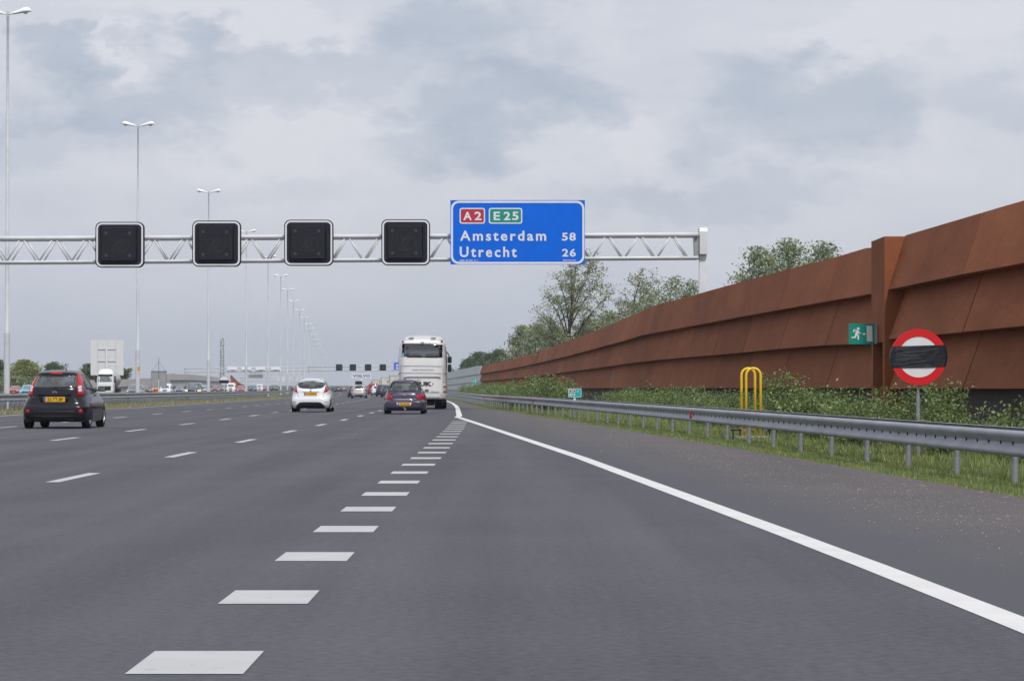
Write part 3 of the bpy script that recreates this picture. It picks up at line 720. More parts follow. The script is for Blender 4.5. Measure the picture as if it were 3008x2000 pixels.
# blue direction sign
SZ = GZ - .5
ds = thing('direction_sign', 'large blue direction sign with Amsterdam and Utrecht distances on the near gantry', 'road sign', (PX(1037, SZ), SZ, PZ(609, SZ)))
SW, SH = PX(1347, SZ) - PX(1037, SZ), (609 - 461) / F * SZ
def sx(c): return (c - 12) / 2280 * SW
def sy(c): return (1195 - c) / 1098 * SH
mb = MB(); plate_solid(mb, rrect(0, SW, 0, SH, .01), 0, .06)
for i in range(4): mb.box((SW * (.14 + .24 * i), .2, SH / 2), (.08, .3, SH * .9))
mb.build('panel', M['sign_blue'], ds)
mb = MB(); ring_solid(mb, rrect(sx(22), sx(2283), sy(1188), sy(108), .36, 8), rrect(sx(56), sx(2249), sy(1152), sy(144), .28, 8), -.006, .001); mb.build('border', M['sign_white'], ds)
for nm, x0, x1, m_, parts in (('route_shield', 168, 600, M['sign_red'], [('A', 230, 375), ('2', 420, 540)]), ('route_shield', 663, 1230, M['sign_green'], [('E', 745, 855), ('2', 915, 1030), ('5', 1060, 1168)])):
    mb = MB(); plate_solid(mb, rrect(sx(x0 + 20), sx(x1 - 20), sy(480), sy(250), .07), -.012, .001); s_ = mb.build(nm, m_, ds)
    mb = MB(); ring_solid(mb, rrect(sx(x0), sx(x1), sy(500), sy(230), .11), rrect(sx(x0 + 20), sx(x1 - 20), sy(480), sy(250), .07), -.014, .001); mb.build('border', M['sign_white'], s_)
    for c, a, b in parts: text(s_, c, sx(a), sx(b), sy(440), sy(295), -.016, M['sign_white'], bold=.026)
text(ds, 'Amsterdam', sx(175), sx(1635), sy(793), sy(617), -.008, M['sign_white'], bold=.022, space=1.3)
text(ds, '58', sx(1903), sx(2138), sy(790), sy(653), -.008, M['sign_white'], bold=.024, space=1.15)
text(ds, 'Utrecht', sx(170), sx(1137), sy(1072), sy(890), -.008, M['sign_white'], bold=.022, space=1.3)
text(ds, '26', sx(1906), sx(2138), sy(1063), sy(928), -.008, M['sign_white'], bold=.024, space=1.15)
text(ds, 'A002- 87.305- Li- f', sx(160), sx(482), sy(1144), sy(1112), -.008, M['sign_white'], bold=.01)
text(ds, 'Rijkswaterstaat', sx(1922), sx(2143), sy(1144), sy(1108), -.008, M['sign_white'], bold=.01)

# ------------------------------------------------------------------ taped round sign
def round_sign(px, pyc, dpx, Z, label, base_z, ring, back_to_us=False):
    R = dpx / 2 / F * Z; zc = PZ(pyc, Z)
    t = thing('round_sign', label, 'round road sign', (PX(px, Z), Z, base_z))
    c = zc - base_z; n = 64
    mb = MB(); plate_solid(mb, [(R * math.cos(2 * pi * i / n), c + R * math.sin(2 * pi * i / n)) for i in range(n)], 0, .03); mb.build('face', M['sign_white'] if not back_to_us else M['sign_white'], t)
    mb = MB(); ro, ri = (R * 1.002, R * .725) if ring is M['ring_red'] else (R * 1.01, R * .93)
    ring_solid(mb, [(ro * math.cos(2 * pi * i / n), c + ro * math.sin(2 * pi * i / n)) for i in range(n)], [(ri * math.cos(2 * pi * i / n), c + ri * math.sin(2 * pi * i / n)) for i in range(n)], -.006, .02)
    mb.build('ring', ring, t)
    return t, R, c
t, R, c = round_sign(2115.5, 822, 129, 48.3, 'round white sign with red ring and wide black tape band, on a grey pole', 0, M['ring_red'])
ZS = 48.3
mb = MB(); k = 28
zl0, zl1 = PZ(846, ZS), PZ(796, ZS)
rows = []
for j in range(9):
    z = zl0 + (zl1 - zl0) * j / 8
    rows.append([( (u * (R * 1.012) * math.sqrt(max(.0, 1 - min(.96, ((z - c) / R) ** 2))) * 1.015), -.014 - .004 * math.sin(9 * z + 3 * u) - .003 * rng.random(), z + .012 * u) for u in np.linspace(-1, 1, k)])
vs = [p for r in rows for p in r]; fs = [(i * k + j, i * k + j + 1, (i + 1) * k + j + 1, (i + 1) * k + j) for i in range(8) for j in range(k - 1)]
nb = len(vs); vs += [(p[0], .045, p[2]) for p in vs]
fs += [tuple(nb + q for q in f) for f in fs]
for j in range(8):
    for s in (0, k - 1): fs.append((j * k + s, (j + 1) * k + s, nb + (j + 1) * k + s, nb + j * k + s))
mb.add(vs, fs); mb.build('tape_band', M['tape'], t, True)
mb = MB()
for q in range(13):
    z0 = zl0 + (zl1 - zl0) * (q + .6) / 14; u0 = random.choice((-.98, -.95, -.6, -.2, .1)); ln = random.uniform(.5, 1.2); sl = random.uniform(.0, .05); ln = min(ln, .97 - u0)
    hw = R * .86
    pts = [((u0 + ln * v) * hw, -.021, z0 + sl * v + .003 * math.sin(5 * v + q)) for v in np.linspace(0, 1, 7)]
    mb.tube(pts, .0022, 4)
mb.build('tape_crease', mat('tape_crease', (.16, .17, .19), .3), t)
mb = MB(); mb.lathe([(.021, c), (.021, .62 + c - R - .62 - .12), (.033, c - R - .19), (.037, c - R - .24), (.037, -.1)], (0, .075, 0), 'z', 14); mb.build('pole', M['galv_post'], t, 'auto')
mb = MB()
for s in (-.25, .25): mb.box((0, .05, c + s), (.16, .05, .05))
mb.build('clamp', M['galv'], t)
ms, R2_, c2_ = round_sign(516, 876, 21.5, 262, 'small round pale sign with black tape band, in the median far down the road', ground(262), M['grey_steel'])
mb = MB(); zc = c2_
mb.box((0, -.03, zc - .1), (R2_ * 2.03, .03, R2_ * .62)); mb.build('tape_band', M['tape'], ms)
mb = MB(); mb.bar((0, .05, 0), (0, .05, zc + R2_ * .6), .04, 8); mb.build('pole', M['lamp_pole'], ms)

# ------------------------------------------------------------------ yellow hoops + detector bars
YZ = 63.4
yh = thing('hoop_barrier', 'pair of tall bright yellow steel hoops standing right behind the guardrail', 'hoop barrier', (0, YZ, -.03))
def hoop(xa, xb, ytop, dy):
    a, b = PX(xa, YZ), PX(xb, YZ); r = (b - a) / 2; zt = PZ(ytop, YZ)
    P = [(a, dy, .0), (a, dy, zt - r)] + [((a + b) / 2 - r * math.cos(q), dy, zt - r + r * math.sin(q)) for q in np.linspace(0, pi, 15)[1:-1]] + [(b, dy, zt - r), (b, dy, .0)]
    mb = MB(); mb.tube(P, .029, 12); mb.build('hoop', M['yellow'], yh, True)
hoop(1711.3, 1742.5, 845, .45); hoop(1718.2, 1751.5, 845, -.0)
mb = MB(); mb.box((PX(1731, YZ), .2, .04), (.7, .9, .08), bev=.01); mb.build('foot_plate', M['grey_steel'], yh)
for px, ln in ((1694, 46), (1777, 42)):
    d = thing('crossbar', 'dark metal bar with shiny ends lying low behind the guardrail, %s of the yellow hoops' % ('left' if px < 1730 else 'right'), 'metal bar', (PX(px, YZ), YZ - .1, 0))
    mb = MB(); L_ = ln / F * YZ; zc = PZ(990, YZ); mb.box((0, 0, zc), (L_ * .55, .05, .035)); mb.bar((-L_ * .15, 0, zc), (-L_ * .15, 0, -.03), .015); mb.bar((L_ * .2, 0, zc), (L_ * .2, 0, -.03), .015); mb.build('bar', M['trim'], d)
    mb = MB(); mb.box((-L_ * .38, 0, zc), (L_ * .22, .055, .045)); mb.box((L_ * .38, 0, zc), (L_ * .22, .055, .045)); mb.build('bright_end', M['chrome'], d)

# ------------------------------------------------------------------ kilometre markers
def km(x0, x1, y0, y1, Z, label, num):
    w, h = PX(x1, Z) - PX(x0, Z), (y1 - y0) / F * Z; zb = PZ(y1, Z)
    t = thing('kilometre_marker', label, 'kilometre marker', (PX(x0, Z), Z, ground(Z)), 0, 'green kilometre markers along the guardrail'); b = zb - ground(Z)
    mb = MB(); plate_solid(mb, rrect(0, w, b, b + h, .02), 0, .015); mb.build('panel', M['km_green'], t)
    mb = MB(); ring_solid(mb, rrect(.004, w - .004, b + .004, b + h - .004, .018), rrect(.018, w - .018, b + .018, b + h - .018, .012), -.002, 0); mb.build('border', M['sign_white'], t)
    mb = MB(); ring_solid(mb, rrect(.08 * w, .55 * w, b + .55 * h, b + .88 * h, .01), rrect(.1 * w, .53 * w, b + .59 * h, b + .84 * h, .005), -.004, 0); mb.build('route_border', M['sign_white'], t)
    mb = MB(); flat_poly(mb, rrect(.1 * w, .53 * w, b + .59 * h, b + .84 * h, .005), -.003); mb.build('route_box', M['sign_red'], t)
    text(t, 'A2', .2 * w, .44 * w, b + .62 * h, b + .81 * h, -.006, M['sign_white'], bold=.02)
    text(t, 'Li', .67 * w, .78 * w, b + .58 * h, b + .82 * h, -.006, M['sign_white'], bold=.02)
    text(t, num, .08 * w, .52 * w, b + .1 * h, b + .44 * h, -.006, M['sign_white'], bold=.03)
    mb = MB(); mb.box((w * .48, .04, b / 2 + .05), (.075, .04, b + .1)); mb.build('post', M['sign_white'], t)
km(1308.6, 1339, 894.4, 914.8, 103.5, 'green kilometre marker reading A2 Li 87,3, the nearest and largest', '87,3')
km(1179.5, 1196.7, 893.8, 905, 186, 'green kilometre marker with red route box, middle of the three', '87,2')
km(1106, 1118.6, 896, 903.5, 236, 'tiny green kilometre marker, farthest of the three', '87,1')

# ------------------------------------------------------------------ lamp masts in the median
def lamp_proto():
    root = thing('street_lamp', 'x', 'street lamp', group='tall twin headed lamps in a row down the median')
    mb = MB(); mb.lathe([(.0, -.2), (.155, -.2), (.15, 3.72), (.147, 3.8), (.108, 3.86), (.104, 8.0), (.1, 8.05), (.088, 8.08), (.084, 14.5), (.065, 14.55), (.056, 19.3), (.07, 19.32), (.07, 19.72), (.0, 19.74)], n=16)
    mb.build('mast', M['lamp_pole'], root, 'auto')
    for s in (-1, 1):
        mb = MB(); st = [(.06, .035, .04, 19.58), (.2, .05, .055, 19.6), (.24, .1, .075, 19.61), (.5, .13, .1, 19.66), (.75, .16, .135, 19.72), (.95, .155, .14, 19.75), (1.1, .11, .1, 19.75), (1.17, .03, .03, 19.73)]
        vs = []; n = 14
        for x, wy, hz, z in st:
            for j in range(n):
                q = 2 * pi * j / n; sz = math.sin(q); vs.append((s * x, 1.15 * wy * math.cos(q), z + (1.5 * hz * sz if sz > 0 else hz * .4 * sz)))
        fs = [(i * n + j, i * n + (j + 1) % n, (i + 1) * n + (j + 1) % n, (i + 1) * n + j) for i in range(len(st) - 1) for j in range(n)] + [tuple(range(n)), tuple(range(len(vs) - n, len(vs)))]
        mb.add(vs, fs); hd = mb.build('lamp_head', M['lamp_head'], root, True)
        mb = MB(); mb.lathe([(.13, 0), (.12, -.05), (.08, -.09), (0, -.11)], (s * .87, 0, 19.71), 'z', 12); mb.build('bowl', M['lamp_bowl'], hd, True)
    return root
LP = lamp_proto()
heads = [(16, 23), (317, 280.5), (480, 433), (567, 524), (617, 583), (646.5, 627), (662, 659), (676, 686), (689.5, 707), (701, 724), (710, 739), (715, 750), (721.5, 759.5), (727.5, 772), (732.5, 783), (737, 795),
         (741, 806), (744.5, 816.5), (747, 825), (748, 830), (747, 843), (753, 851), (757, 850)]
for i, (x, y) in enumerate(heads):
    Z = 18.55 * F / (HY - y) if i < 19 else {19: 2150, 20: 2700, 21: 3100, 22: 3350}[i]
    if i >= 12: Z = (18.55 + .75) * F / (HY - y)
    lb = 'tall twin headed median lamp, ' + (ORD[i] + ' in the row counting from the near end')
    if i == 1: lb = 'tall twin headed median lamp with orange sticker on its mast, second from near end'
    o = LP if i == 0 else copy_thing(LP, (0, 0, 0))
    o['label'] = lb; o.location = (PX(x, Z), Z, ground(Z) if i < 12 else ground(Z)); o.rotation_euler = (0, 0, heading(min(Z, 1800)) * .5)
    if i == 1:
        mb = MB(); mb.lathe([(.157, 0), (.157, .28)], (0, 0, 2.28), 'z', 16); mb.v = [v for v in mb.v]
        keep = [f for f in mb.f if all(mb.v[q][1] < 0.03 and mb.v[q][0] > -.02 for q in f)]; mb.f = keep; mb.m = [0] * len(keep)
        mb.build('sticker', M['orange'], o)

# ------------------------------------------------------------------ second gantry pair far ahead
def far_gantry(name, label, x0, x1, ytop, ybot, Z, posts, r=.14):
    t = thing('sign_gantry', label, 'gantry')
    def zz(y, x): return PZ(y[0] + (y[1] - y[0]) * (x - x0) / (x1 - x0), Z)
    for nm, yy in (('upper_chord', ytop), ('lower_chord', ybot)):
        mb = MB(); mb.tube([(PX(x0, Z), Z, zz(yy, x0)), (PX(x1, Z), Z, zz(yy, x1))], r, 8); mb.tube([(PX(x0, Z), Z + 1.1, zz(yy, x0)), (PX(x1, Z), Z + 1.1, zz(yy, x1))], r, 8); mb.build(nm, M['white_steel'], t, True)
    mb = MB(); n = int((x1 - x0) / (1.6 / Z * F)); 
    for i in range(n):
        a = x0 + (x1 - x0) * i / n; b = x0 + (x1 - x0) * (i + 1) / n; m_ = (a + b) / 2
        mb.bar((PX(a, Z), Z, zz(ytop, a)), (PX(m_, Z), Z, zz(ybot, m_)), .05, 5); mb.bar((PX(m_, Z), Z, zz(ybot, m_)), (PX(b, Z), Z, zz(ytop, b)), .05, 5)
    mb.build('lattice', M['white_steel'], t)
    for x in posts:
        mb = MB(); zt = zz(ytop, x) + .3; mb.box((PX(x, Z), Z + .5, (zt + ground(Z)) / 2), (.5, .6, zt - ground(Z)), bev=.03); mb.build('post', M['white_steel'], t)
    return t
far_gantry('sign_gantry', 'distant white gantry over our carriageway with four black lane signals', 709, 960, (844.5, 842), (853.5, 852), 830, (709, 958))
far_gantry('sign_gantry', 'distant white gantry over the opposite carriageway with backs of signs on it', 425, 703, (848.5, 845), (857, 853), 834, (425,))
for i, x in enumerate((781, 812.5, 847.5, 881.5)):
    Z = 828.5; t = thing('lane_signal', 'tiny black square lane signal on the distant gantry, %s' % ['first from the left', 'second from the left', 'third from the left', 'nearest the coach'][i], 'lane signal',
                       (PX(x, Z), Z, PZ(853.5, Z)), 0, 'black lane signals on the distant gantry')
    w = 15 / F * Z; mb = MB(); plate_solid(mb, rrect(-w / 2, w / 2, 0, w, .3), 0, .4); mb.build('housing', M['black_housing'], t)
    mb = MB(); mb.box((0, -.1, w / 2), (w * .66, .2, w * .66)); mb.build('display', M['black_panel'], t)
Z = 828; t = thing('direction_sign', 'small blue direction sign on the distant gantry, partly hidden by the coach', 'road sign', (PX(905.5, Z), Z, PZ(852.5, Z)))
mb = MB(); plate_solid(mb, rrect(0, 5.8, 0, 2.4, .05), 0, .1); mb.build('panel', M['sign_blue'], t)
mb = MB(); ring_solid(mb, rrect(.06, 5.74, .06, 2.34, .25), rrect(.18, 5.62, .18, 2.22, .18), -.02, 0); mb.build('border', M['sign_white'], t)
mb = MB(); flat_poly(mb, rrect(.8, 3.4, .4, .9, .05), -.02); flat_poly(mb, rrect(.8, 2.9, 1.2, 1.7, .05), -.02); mb.build('lettering', M['sign_white'], t)
for i, (x, xw) in enumerate(((535, 24), (567.5, 24), (600, 23), (635.5, 24))):
    Z = 833; t = thing('lane_signal', 'pale back of a lane signal box on the distant left gantry, %s' % ['first from the left', 'second from the left', 'third from the left', 'rightmost'][i], 'lane signal',
                       (PX(x, Z), Z, PZ(852, Z)), 0, 'pale backs of lane signals on the distant left gantry')
    w = (xw - 1) / F * Z; mb = MB(); plate_solid(mb, rrect(-w / 2, w / 2, .1, 1.0, .12), 0, .5); mb.build('housing', M['lamp_head'], t)
    mb = MB(); mb.box((0, .2, -.05), (w * .4, .3, .25)); mb.build('bracket', M['galv'], t)
def back_board(x0, x1, y0, y1, Z, label, ribs, post_to, posts=1):
    w, h = PX(x1, Z) - PX(x0, Z), (y1 - y0) / F * Z; b = PZ(y1, Z)
    t = thing('road_sign', label, 'sign board', (PX(x0, Z), Z, b))
    mb = MB(); mb.box((w / 2, .1, h / 2), (w, .08, h), bev=.01)
    mb.build('board', M['board_back'], t)
    if ribs:
        mb = MB()
        for u in (.22, .5, .77): mb.box((u * w, .02, h / 2), (.07, .09, h * .98))
        for v in (.04, .4, .74): mb.box((.495 * w, -.03, v * h), (.55 * w, .08, .1))
        mb.build('frame', M['lamp_pole'], t)
        mb = MB(); mb.box((.49 * w, -.16, .4 * h - (b - post_to) / 2), (.32, .22, .8 * h + (b - post_to)), bev=.02); mb.build('post', M['sign_white'], t)
    else:
        mb = MB()
        for u in (.17, .34, .5, .67, .84): mb.box((u * w, -.0, h / 2), (.08, .1, h))
        mb.build('frame', M['galv'], t)
    return t
back_board(208.5, 284.5, 783, 864, 480, 'big white square back of a road sign on a post, behind the tanker lorry', True, ground(480))
back_board(572, 606, 857, 870, 836, 'distant white sign back hanging under the left gantry', False, 0)
far_gantry('sign_gantry', 'faint third gantry far beyond the others on the left', 552, 700, (870, 869), (877, 876), 1650, (555, 698), .2)
for i, (x0, x1) in enumerate(((640, 656), (666, 676), (683, 697))):
    Z = 1646; t = thing('road_sign', 'faint pale sign back on the third far gantry, %s' % ['left one', 'middle one', 'right one'][i], 'sign board', (PX(x0, Z), Z, PZ(878, Z)))
    mb = MB(); w = PX(x1, Z) - PX(x0, Z); plate_solid(mb, rrect(0, w, 0, 2.2, .2), 0, .3); mb.build('board', M['board_back'], t)
    mb = MB(); mb.box((w / 2, -.1, 1.1), (.15, .2, 2.1)); mb.build('frame', M['galv'], t)

# pylon with maker's name, tower, A-frame board
Z = 900; t = thing('advertising_pylon', 'pale name board on a slim mast far ahead, reading VOLVO in blue', 'pylon sign', (PX(832, Z), Z, ground(Z)))
w, h = 45 / F * Z, 9.4 / F * Z; zb = PZ(870, Z) - ground(Z)
mb = MB(); plate_solid(mb, rrect(-.5 * w, .5 * w, zb, zb + h, .05), 0, .35); mb.build('board', mat('pale_board', (.8, .81, .84), .5), t)
text(t, 'VOLVO', -.45 * w, .46 * w, zb + .16 * h, zb + .82 * h, -.03, mat('name_blue', (.03, .045, .25), .5), bold=.045, space=1.1)
mb = MB(); mb.tube([(-.1, .4, 0), (0, .4, zb + h * .5)], [.35, .3], 8); mb.build('mast', M['white_steel'], t, True)
Z = 1800; t = thing('telecom_tower', 'slim grey lattice telecom tower on the left horizon', 'tower', (PX(511.5, Z), Z, ground(Z)))
H = PZ(778, Z) - ground(Z); mb = MB(); 
def hw(z): return 1.15 - .3 * z / H
for s in ((-1, -1), (1, -1), (1, 1), (-1, 1)): mb.bar((s[0] * hw(0), s[1] * hw(0), 0), (s[0] * hw(H), s[1] * hw(H), H), .3, 6)
for i in range(16):
    z0, z1 = H * i / 16, H * (i + 1) / 16; a, b = hw(z0), hw(z1)
    for q in (-1, 1):
        mb.bar((-a, q * a, z0), (b, q * b, z1), .11, 4); mb.bar((a, q * a, z0), (-b, q * b, z1), .11, 4)
        mb.bar((q * a, -a, z0), (q * b, b, z1), .11, 4)
mb.build('lattice', M['tower'], t)
mb = MB(); mb.bar((0, 0, H), (0, 0, H + 3.5), .12, 6); mb.build('aerial', M['tower'], t)
for i, (zz, s) in enumerate(((H - .5, 1), (H - 3.2, -1), (H - 6.5, 1), (H - 10, -1))):
    mb = MB(); 
    for q in range(3): mb.box((1.1 * math.cos(q * 2.1 + i), 1.1 * math.sin(q * 2.1 + i), zz), (.45, .45, 2.0), bev=.08)
    mb.build('antenna', M['lamp_head'], t)
Z = 235; gz = ground(Z); t = thing('road_sign', 'grey backed sign board with a pointed triangular mast frame, standing in the median', 'sign board', (PX(365.7, Z), Z, gz))
def az(y): return PZ(y, Z) - gz
mb = MB(); w = 35 / F * Z; mb.box((0, .05, (az(855) + az(890)) / 2), (w, .04, az(855) - az(890)), bev=.005); mb.build('board', M['grey_board'], t)
mb = MB(); e = .025
for s in (-1, 1): mb.box((s * w / 2, .02, (az(854) + az(891)) / 2), (.035, .06, az(854) - az(891)))
mb.box((0, .02, az(854.5)), (w, .06, .035)); mb.box((0, .02, az(891)), (w, .06, .035)); mb.build('frame', M['galv_post'], t)
mb = MB(); mb.bar((0, -.03, -.1), (0, -.03, az(824)), .028, 8); mb.build('mast', M['galv_post'], t)
mb = MB()
for s in (-1, 1): mb.bar((0, -.02, az(833)), (s * 15 / F * Z, .02, az(854)), .016, 6)
mb.build('stay', M['galv_post'], t)
mb = MB(); mb.tube([(.02, -.1, -.1), (-.01, -.1, az(874))], .035, 8); mb.build('support', M['sign_white'], t)

# ------------------------------------------------------------------ pale walls beyond the opposite carriageway
def left_wall(name, label, pts, Zs, m, tiers=2, thick=.6):
    """pts: display x -> top y"""
    f = wt(pts); t = thing(name, label, 'noise barrier')
    def xz(Z): return -56.5 - shift(Z)
    for k in range(tiers):
        mb = MB()
        for a, b in zip(Zs[:-1], Zs[1:]):
            def sec(Z):
                X = xz(Z); x = CX + F * X / Z; zt = PZ(f(x), Z); g = ground(Z) - .1
                z1, z0 = g + (zt - g) * (tiers - k) / tiers, g + (zt - g) * (tiers - k - 1) / tiers
                return [(X, Z, z0), (X - .45, Z, z1), (X - .45 - thick, Z, z1), (X - .45 - thick, Z, z0)]
            A, B = sec(a), sec(b); mb.add(A + B, [(i, (i + 1) % 4, 4 + (i + 1) % 4, 4 + i) for i in range(4)] + [(3, 2, 1, 0), (4, 5, 6, 7)])
        mb.build('cladding_tier', m, t)
    return t
left_wall('noise_barrier', 'low pale wall behind the opposite traffic, left of the grey backed board', [(200, 876), (268, 875), (350, 870.5), (413, 868)], list(np.linspace(490, 718, 8)), M['concrete'])
left_wall('noise_barrier', 'taller pale stepped wall behind the opposite traffic, sloping down to the right', [(405, 861.5), (440, 862), (500, 868), (540, 879), (556, 886)], list(np.linspace(724, 1180, 14)), M['concrete'], 3)
Z = 1000; t = thing('wall_end', 'rust red sloping wall end beside the pale wall on the left', 'wall end', (0, 0, 0))
mb = MB()
pts = [(530, 866), (533, 864), (548, 879), (566, 889), (567, 903), (534, 903)]
plate_solid(mb, [(PX(a, Z), PZ(b, Z)) for a, b in pts], Z, Z + 1.2); mb.build('end_panel', mat('rust_red_steel', (.3, .085, .05), .7, var=.15, vscale=.6), t)
mb = MB(); stroke(mb, [(PX(531, Z), PZ(866, Z)), (PX(549, Z), PZ(884, Z))], .5, Z - .1); stroke(mb, [(PX(549, Z), PZ(884, Z)), (PX(556, Z), PZ(892, Z))], .4, Z - .1); mb.build('sloping_strip', M['corten'], t)  # flat weathered steel strips laid along the sloping edge of the panel
# ------------------------------------------------------------------ vehicles
def pchip(x, y):
    x = np.array(x, float); y = np.array(y, float); h = np.diff(x); d = np.diff(y) / h; m = np.zeros_like(y)
    m[0], m[-1] = d[0], d[-1]
    for i in range(1, len(x) - 1):
        if d[i - 1] * d[i] > 0:
            w1, w2 = 2 * h[i] + h[i - 1], h[i] + 2 * h[i - 1]; m[i] = (w1 + w2) / (w1 / d[i - 1] + w2 / d[i])
    def f(q):
        q = min(max(q, x[0]), x[-1]); i = min(len(x) - 2, max(0, int(np.searchsorted(x, q)) - 1)); t = (q - x[i]) / h[i]
        return float(y[i] * (1 + 2 * t) * (1 - t) ** 2 + h[i] * m[i] * t * (1 - t) ** 2 + y[i + 1] * t * t * (3 - 2 * t) + h[i] * m[i + 1] * t * t * (t - 1))
    return f
def inpoly(p, P):
    c = False; n = len(P); j = n - 1
    for i in range(n):
        if (P[i][1] > p[1]) != (P[j][1] > p[1]) and p[0] < (P[j][0] - P[i][0]) * (p[1] - P[i][1]) / (P[j][1] - P[i][1]) + P[i][0]: c = not c
        j = i
    return c
def shrinkp(P, k):
    cx = sum(p[0] for p in P) / len(P); cy = sum(p[1] for p in P) / len(P)
    return [(cx + (p[0] - cx) * k, cy + (p[1] - cy) * k) for p in P]
class Shell:
    """horizontal slices: z, half width, rear y, front y, rear exponent, front exponent"""
    def __init__(s, lv):
        z = [l[0] for l in lv]; s.z0, s.z1 = z[0], z[-1]
        s.fs = [pchip(z, [l[i] for l in lv]) for i in range(1, 6)]
        s.cache = {}
    def sl(s, z):
        k = round(z, 5)
        if k not in s.cache: s.cache[k] = tuple(f(z) for f in s.fs)
        return s.cache[k]
    def rear(s, x, z):
        w, yr, yf, nr, nf = s.sl(z); d = (yf - yr) / 2; t = min(.995, abs(x / w)); return (yr + yf) / 2 - d * (1 - t ** nr) ** (1 / nr)
    def front(s, x, z):
        w, yr, yf, nr, nf = s.sl(z); d = (yf - yr) / 2; t = min(.995, abs(x / w)); return (yr + yf) / 2 + d * (1 - t ** nf) ** (1 / nf)
    def side(s, y, z):
        w, yr, yf, nr, nf = s.sl(z); ym = (yr + yf) / 2; d = (yf - yr) / 2; n = nr if y < ym else nf
        t = min(.998, abs((y - ym) / d)); return w * (1 - t ** n) ** (1 / n)
    def pt(s, mode, a, b):
        if mode == 'rear': return Vector((a, s.rear(a, b), b))
        if mode == 'front': return Vector((a, s.front(a, b), b))
        q = s.side(a, b); return Vector((q if mode == 'right' else -q, a, b))
    def off(s, mode, a, b, o):
        e = .012; p = s.pt(mode, a, b); u = s.pt(mode, a + e, b) - s.pt(mode, a - e, b); v = s.pt(mode, a, b + e) - s.pt(mode, a, b - e)
        n = u.cross(v)
        if n.length < 1e-9: n = Vector((0, -1, 0))
        n.normalize()
        out = {'rear': Vector((0, -1, .15)), 'front': Vector((0, 1, .15)), 'right': Vector((1, 0, .15)), 'left': Vector((-1, 0, .15))}[mode]
        if n.dot(out) < 0: n = -n
        return p + n * o
    def body(s, name, m, parent, holes=(), rows=44, cols=150, rw=3.2, smooth=True):
        mb = MB(); th = np.linspace(-pi, pi, 481)
        zs = np.linspace(s.z0, s.z1, rows)
        for z in zs:
            w, yr, yf, nr, nf = s.sl(z); ym = (yr + yf) / 2; d = (yf - yr) / 2
            c = np.cos(th); si = np.sin(th); n = np.where(c > 0, nr, nf)
            x = w * np.sign(si) * np.abs(si) ** (2 / n); y = ym - d * np.sign(c) * np.abs(c) ** (2 / n)
            seg = np.hypot(np.diff(x), np.diff(y)); my = (y[1:] + y[:-1]) / 2
            seg = seg * np.where(my < yr + .5, rw, 1.0); cum = np.concatenate([[0], np.cumsum(seg)]); q = np.linspace(0, cum[-1], cols + 1)[:-1]
            X = np.interp(q, cum, x); Y = np.interp(q, cum, y)
            mb.v += [(float(a), float(b), float(z)) for a, b in zip(X, Y)]
        for i in range(rows - 1):
            for j in range(cols):
                f = (i * cols + j, i * cols + (j + 1) % cols, (i + 1) * cols + (j + 1) % cols, (i + 1) * cols + j)
                if holes:
                    cx, cy, cz = [sum(mb.v[k][q] for k in f) / 4 for q in range(3)]
                    w, yr, yf, nr, nf = s.sl(cz); ym = (yr + yf) / 2; drop = False
                    for mode, P in holes:
                        if mode in ('rear', 'front'):
                            if (cy < ym) == (mode == 'rear') and inpoly((cx, cz), P): drop = True
                        elif abs(cx) > .4 * w and inpoly((cy, cz), P): drop = True
                    if drop: continue
                mb.f.append(f); mb.m.append(0)
        mb.f.append(tuple(range(cols - 1, -1, -1))); mb.m.append(0)
        mb.f.append(tuple(range((rows - 1) * cols, rows * cols))); mb.m.append(0)
        return mb.build(name, m, parent, smooth)
    def patch(s, name, m, parent, mode, P, off=.008, rings=4, maxlen=.07, inner=None, skirt=.014, smooth=True):
        pts = []
        for a, b in zip(P, P[1:] + P[:1]):
            n = max(1, int(math.hypot(b[0] - a[0], b[1] - a[1]) / maxlen))
            for i in range(n): pts.append((a[0] + (b[0] - a[0]) * i / n, a[1] + (b[1] - a[1]) * i / n))
        cx = sum(p[0] for p in pts) / len(pts); cy = sum(p[1] for p in pts) / len(pts); n = len(pts)
        mb = MB(); lo = inner if inner else 0; ks = [1 - (1 - lo) * i / rings for i in range(rings + 1)]
        if not inner: ks = ks[:-1]
        lev = [(1.0, off - skirt)] + [(k, off) for k in ks] + ([(lo, off - skirt)] if inner else [])
        for k, o in lev:
            for p in pts: mb.v.append(tuple(s.off(mode, cx + (p[0] - cx) * k, cy + (p[1] - cy) * k, o)))
        for i in range(len(lev) - 1):
            for j in range(n): mb.f.append((i * n + j, i * n + (j + 1) % n, (i + 1) * n + (j + 1) % n, (i + 1) * n + j)); mb.m.append(0)
        if not inner:
            mb.v.append(tuple(s.off(mode, cx, cy, off))); c = len(mb.v) - 1; b = (len(lev) - 1) * n
            for j in range(n): mb.f.append((b + j, b + (j + 1) % n, c)); mb.m.append(0)
        return mb.build(name, m, parent, smooth)
def mir(P): return [(-p[0], p[1]) for p in P][::-1]
def disc(c, r, n=14, sq=1): return [(c[0] + r * math.cos(2 * pi * i / n), c[1] + sq * r * math.sin(2 * pi * i / n)) for i in range(n)]
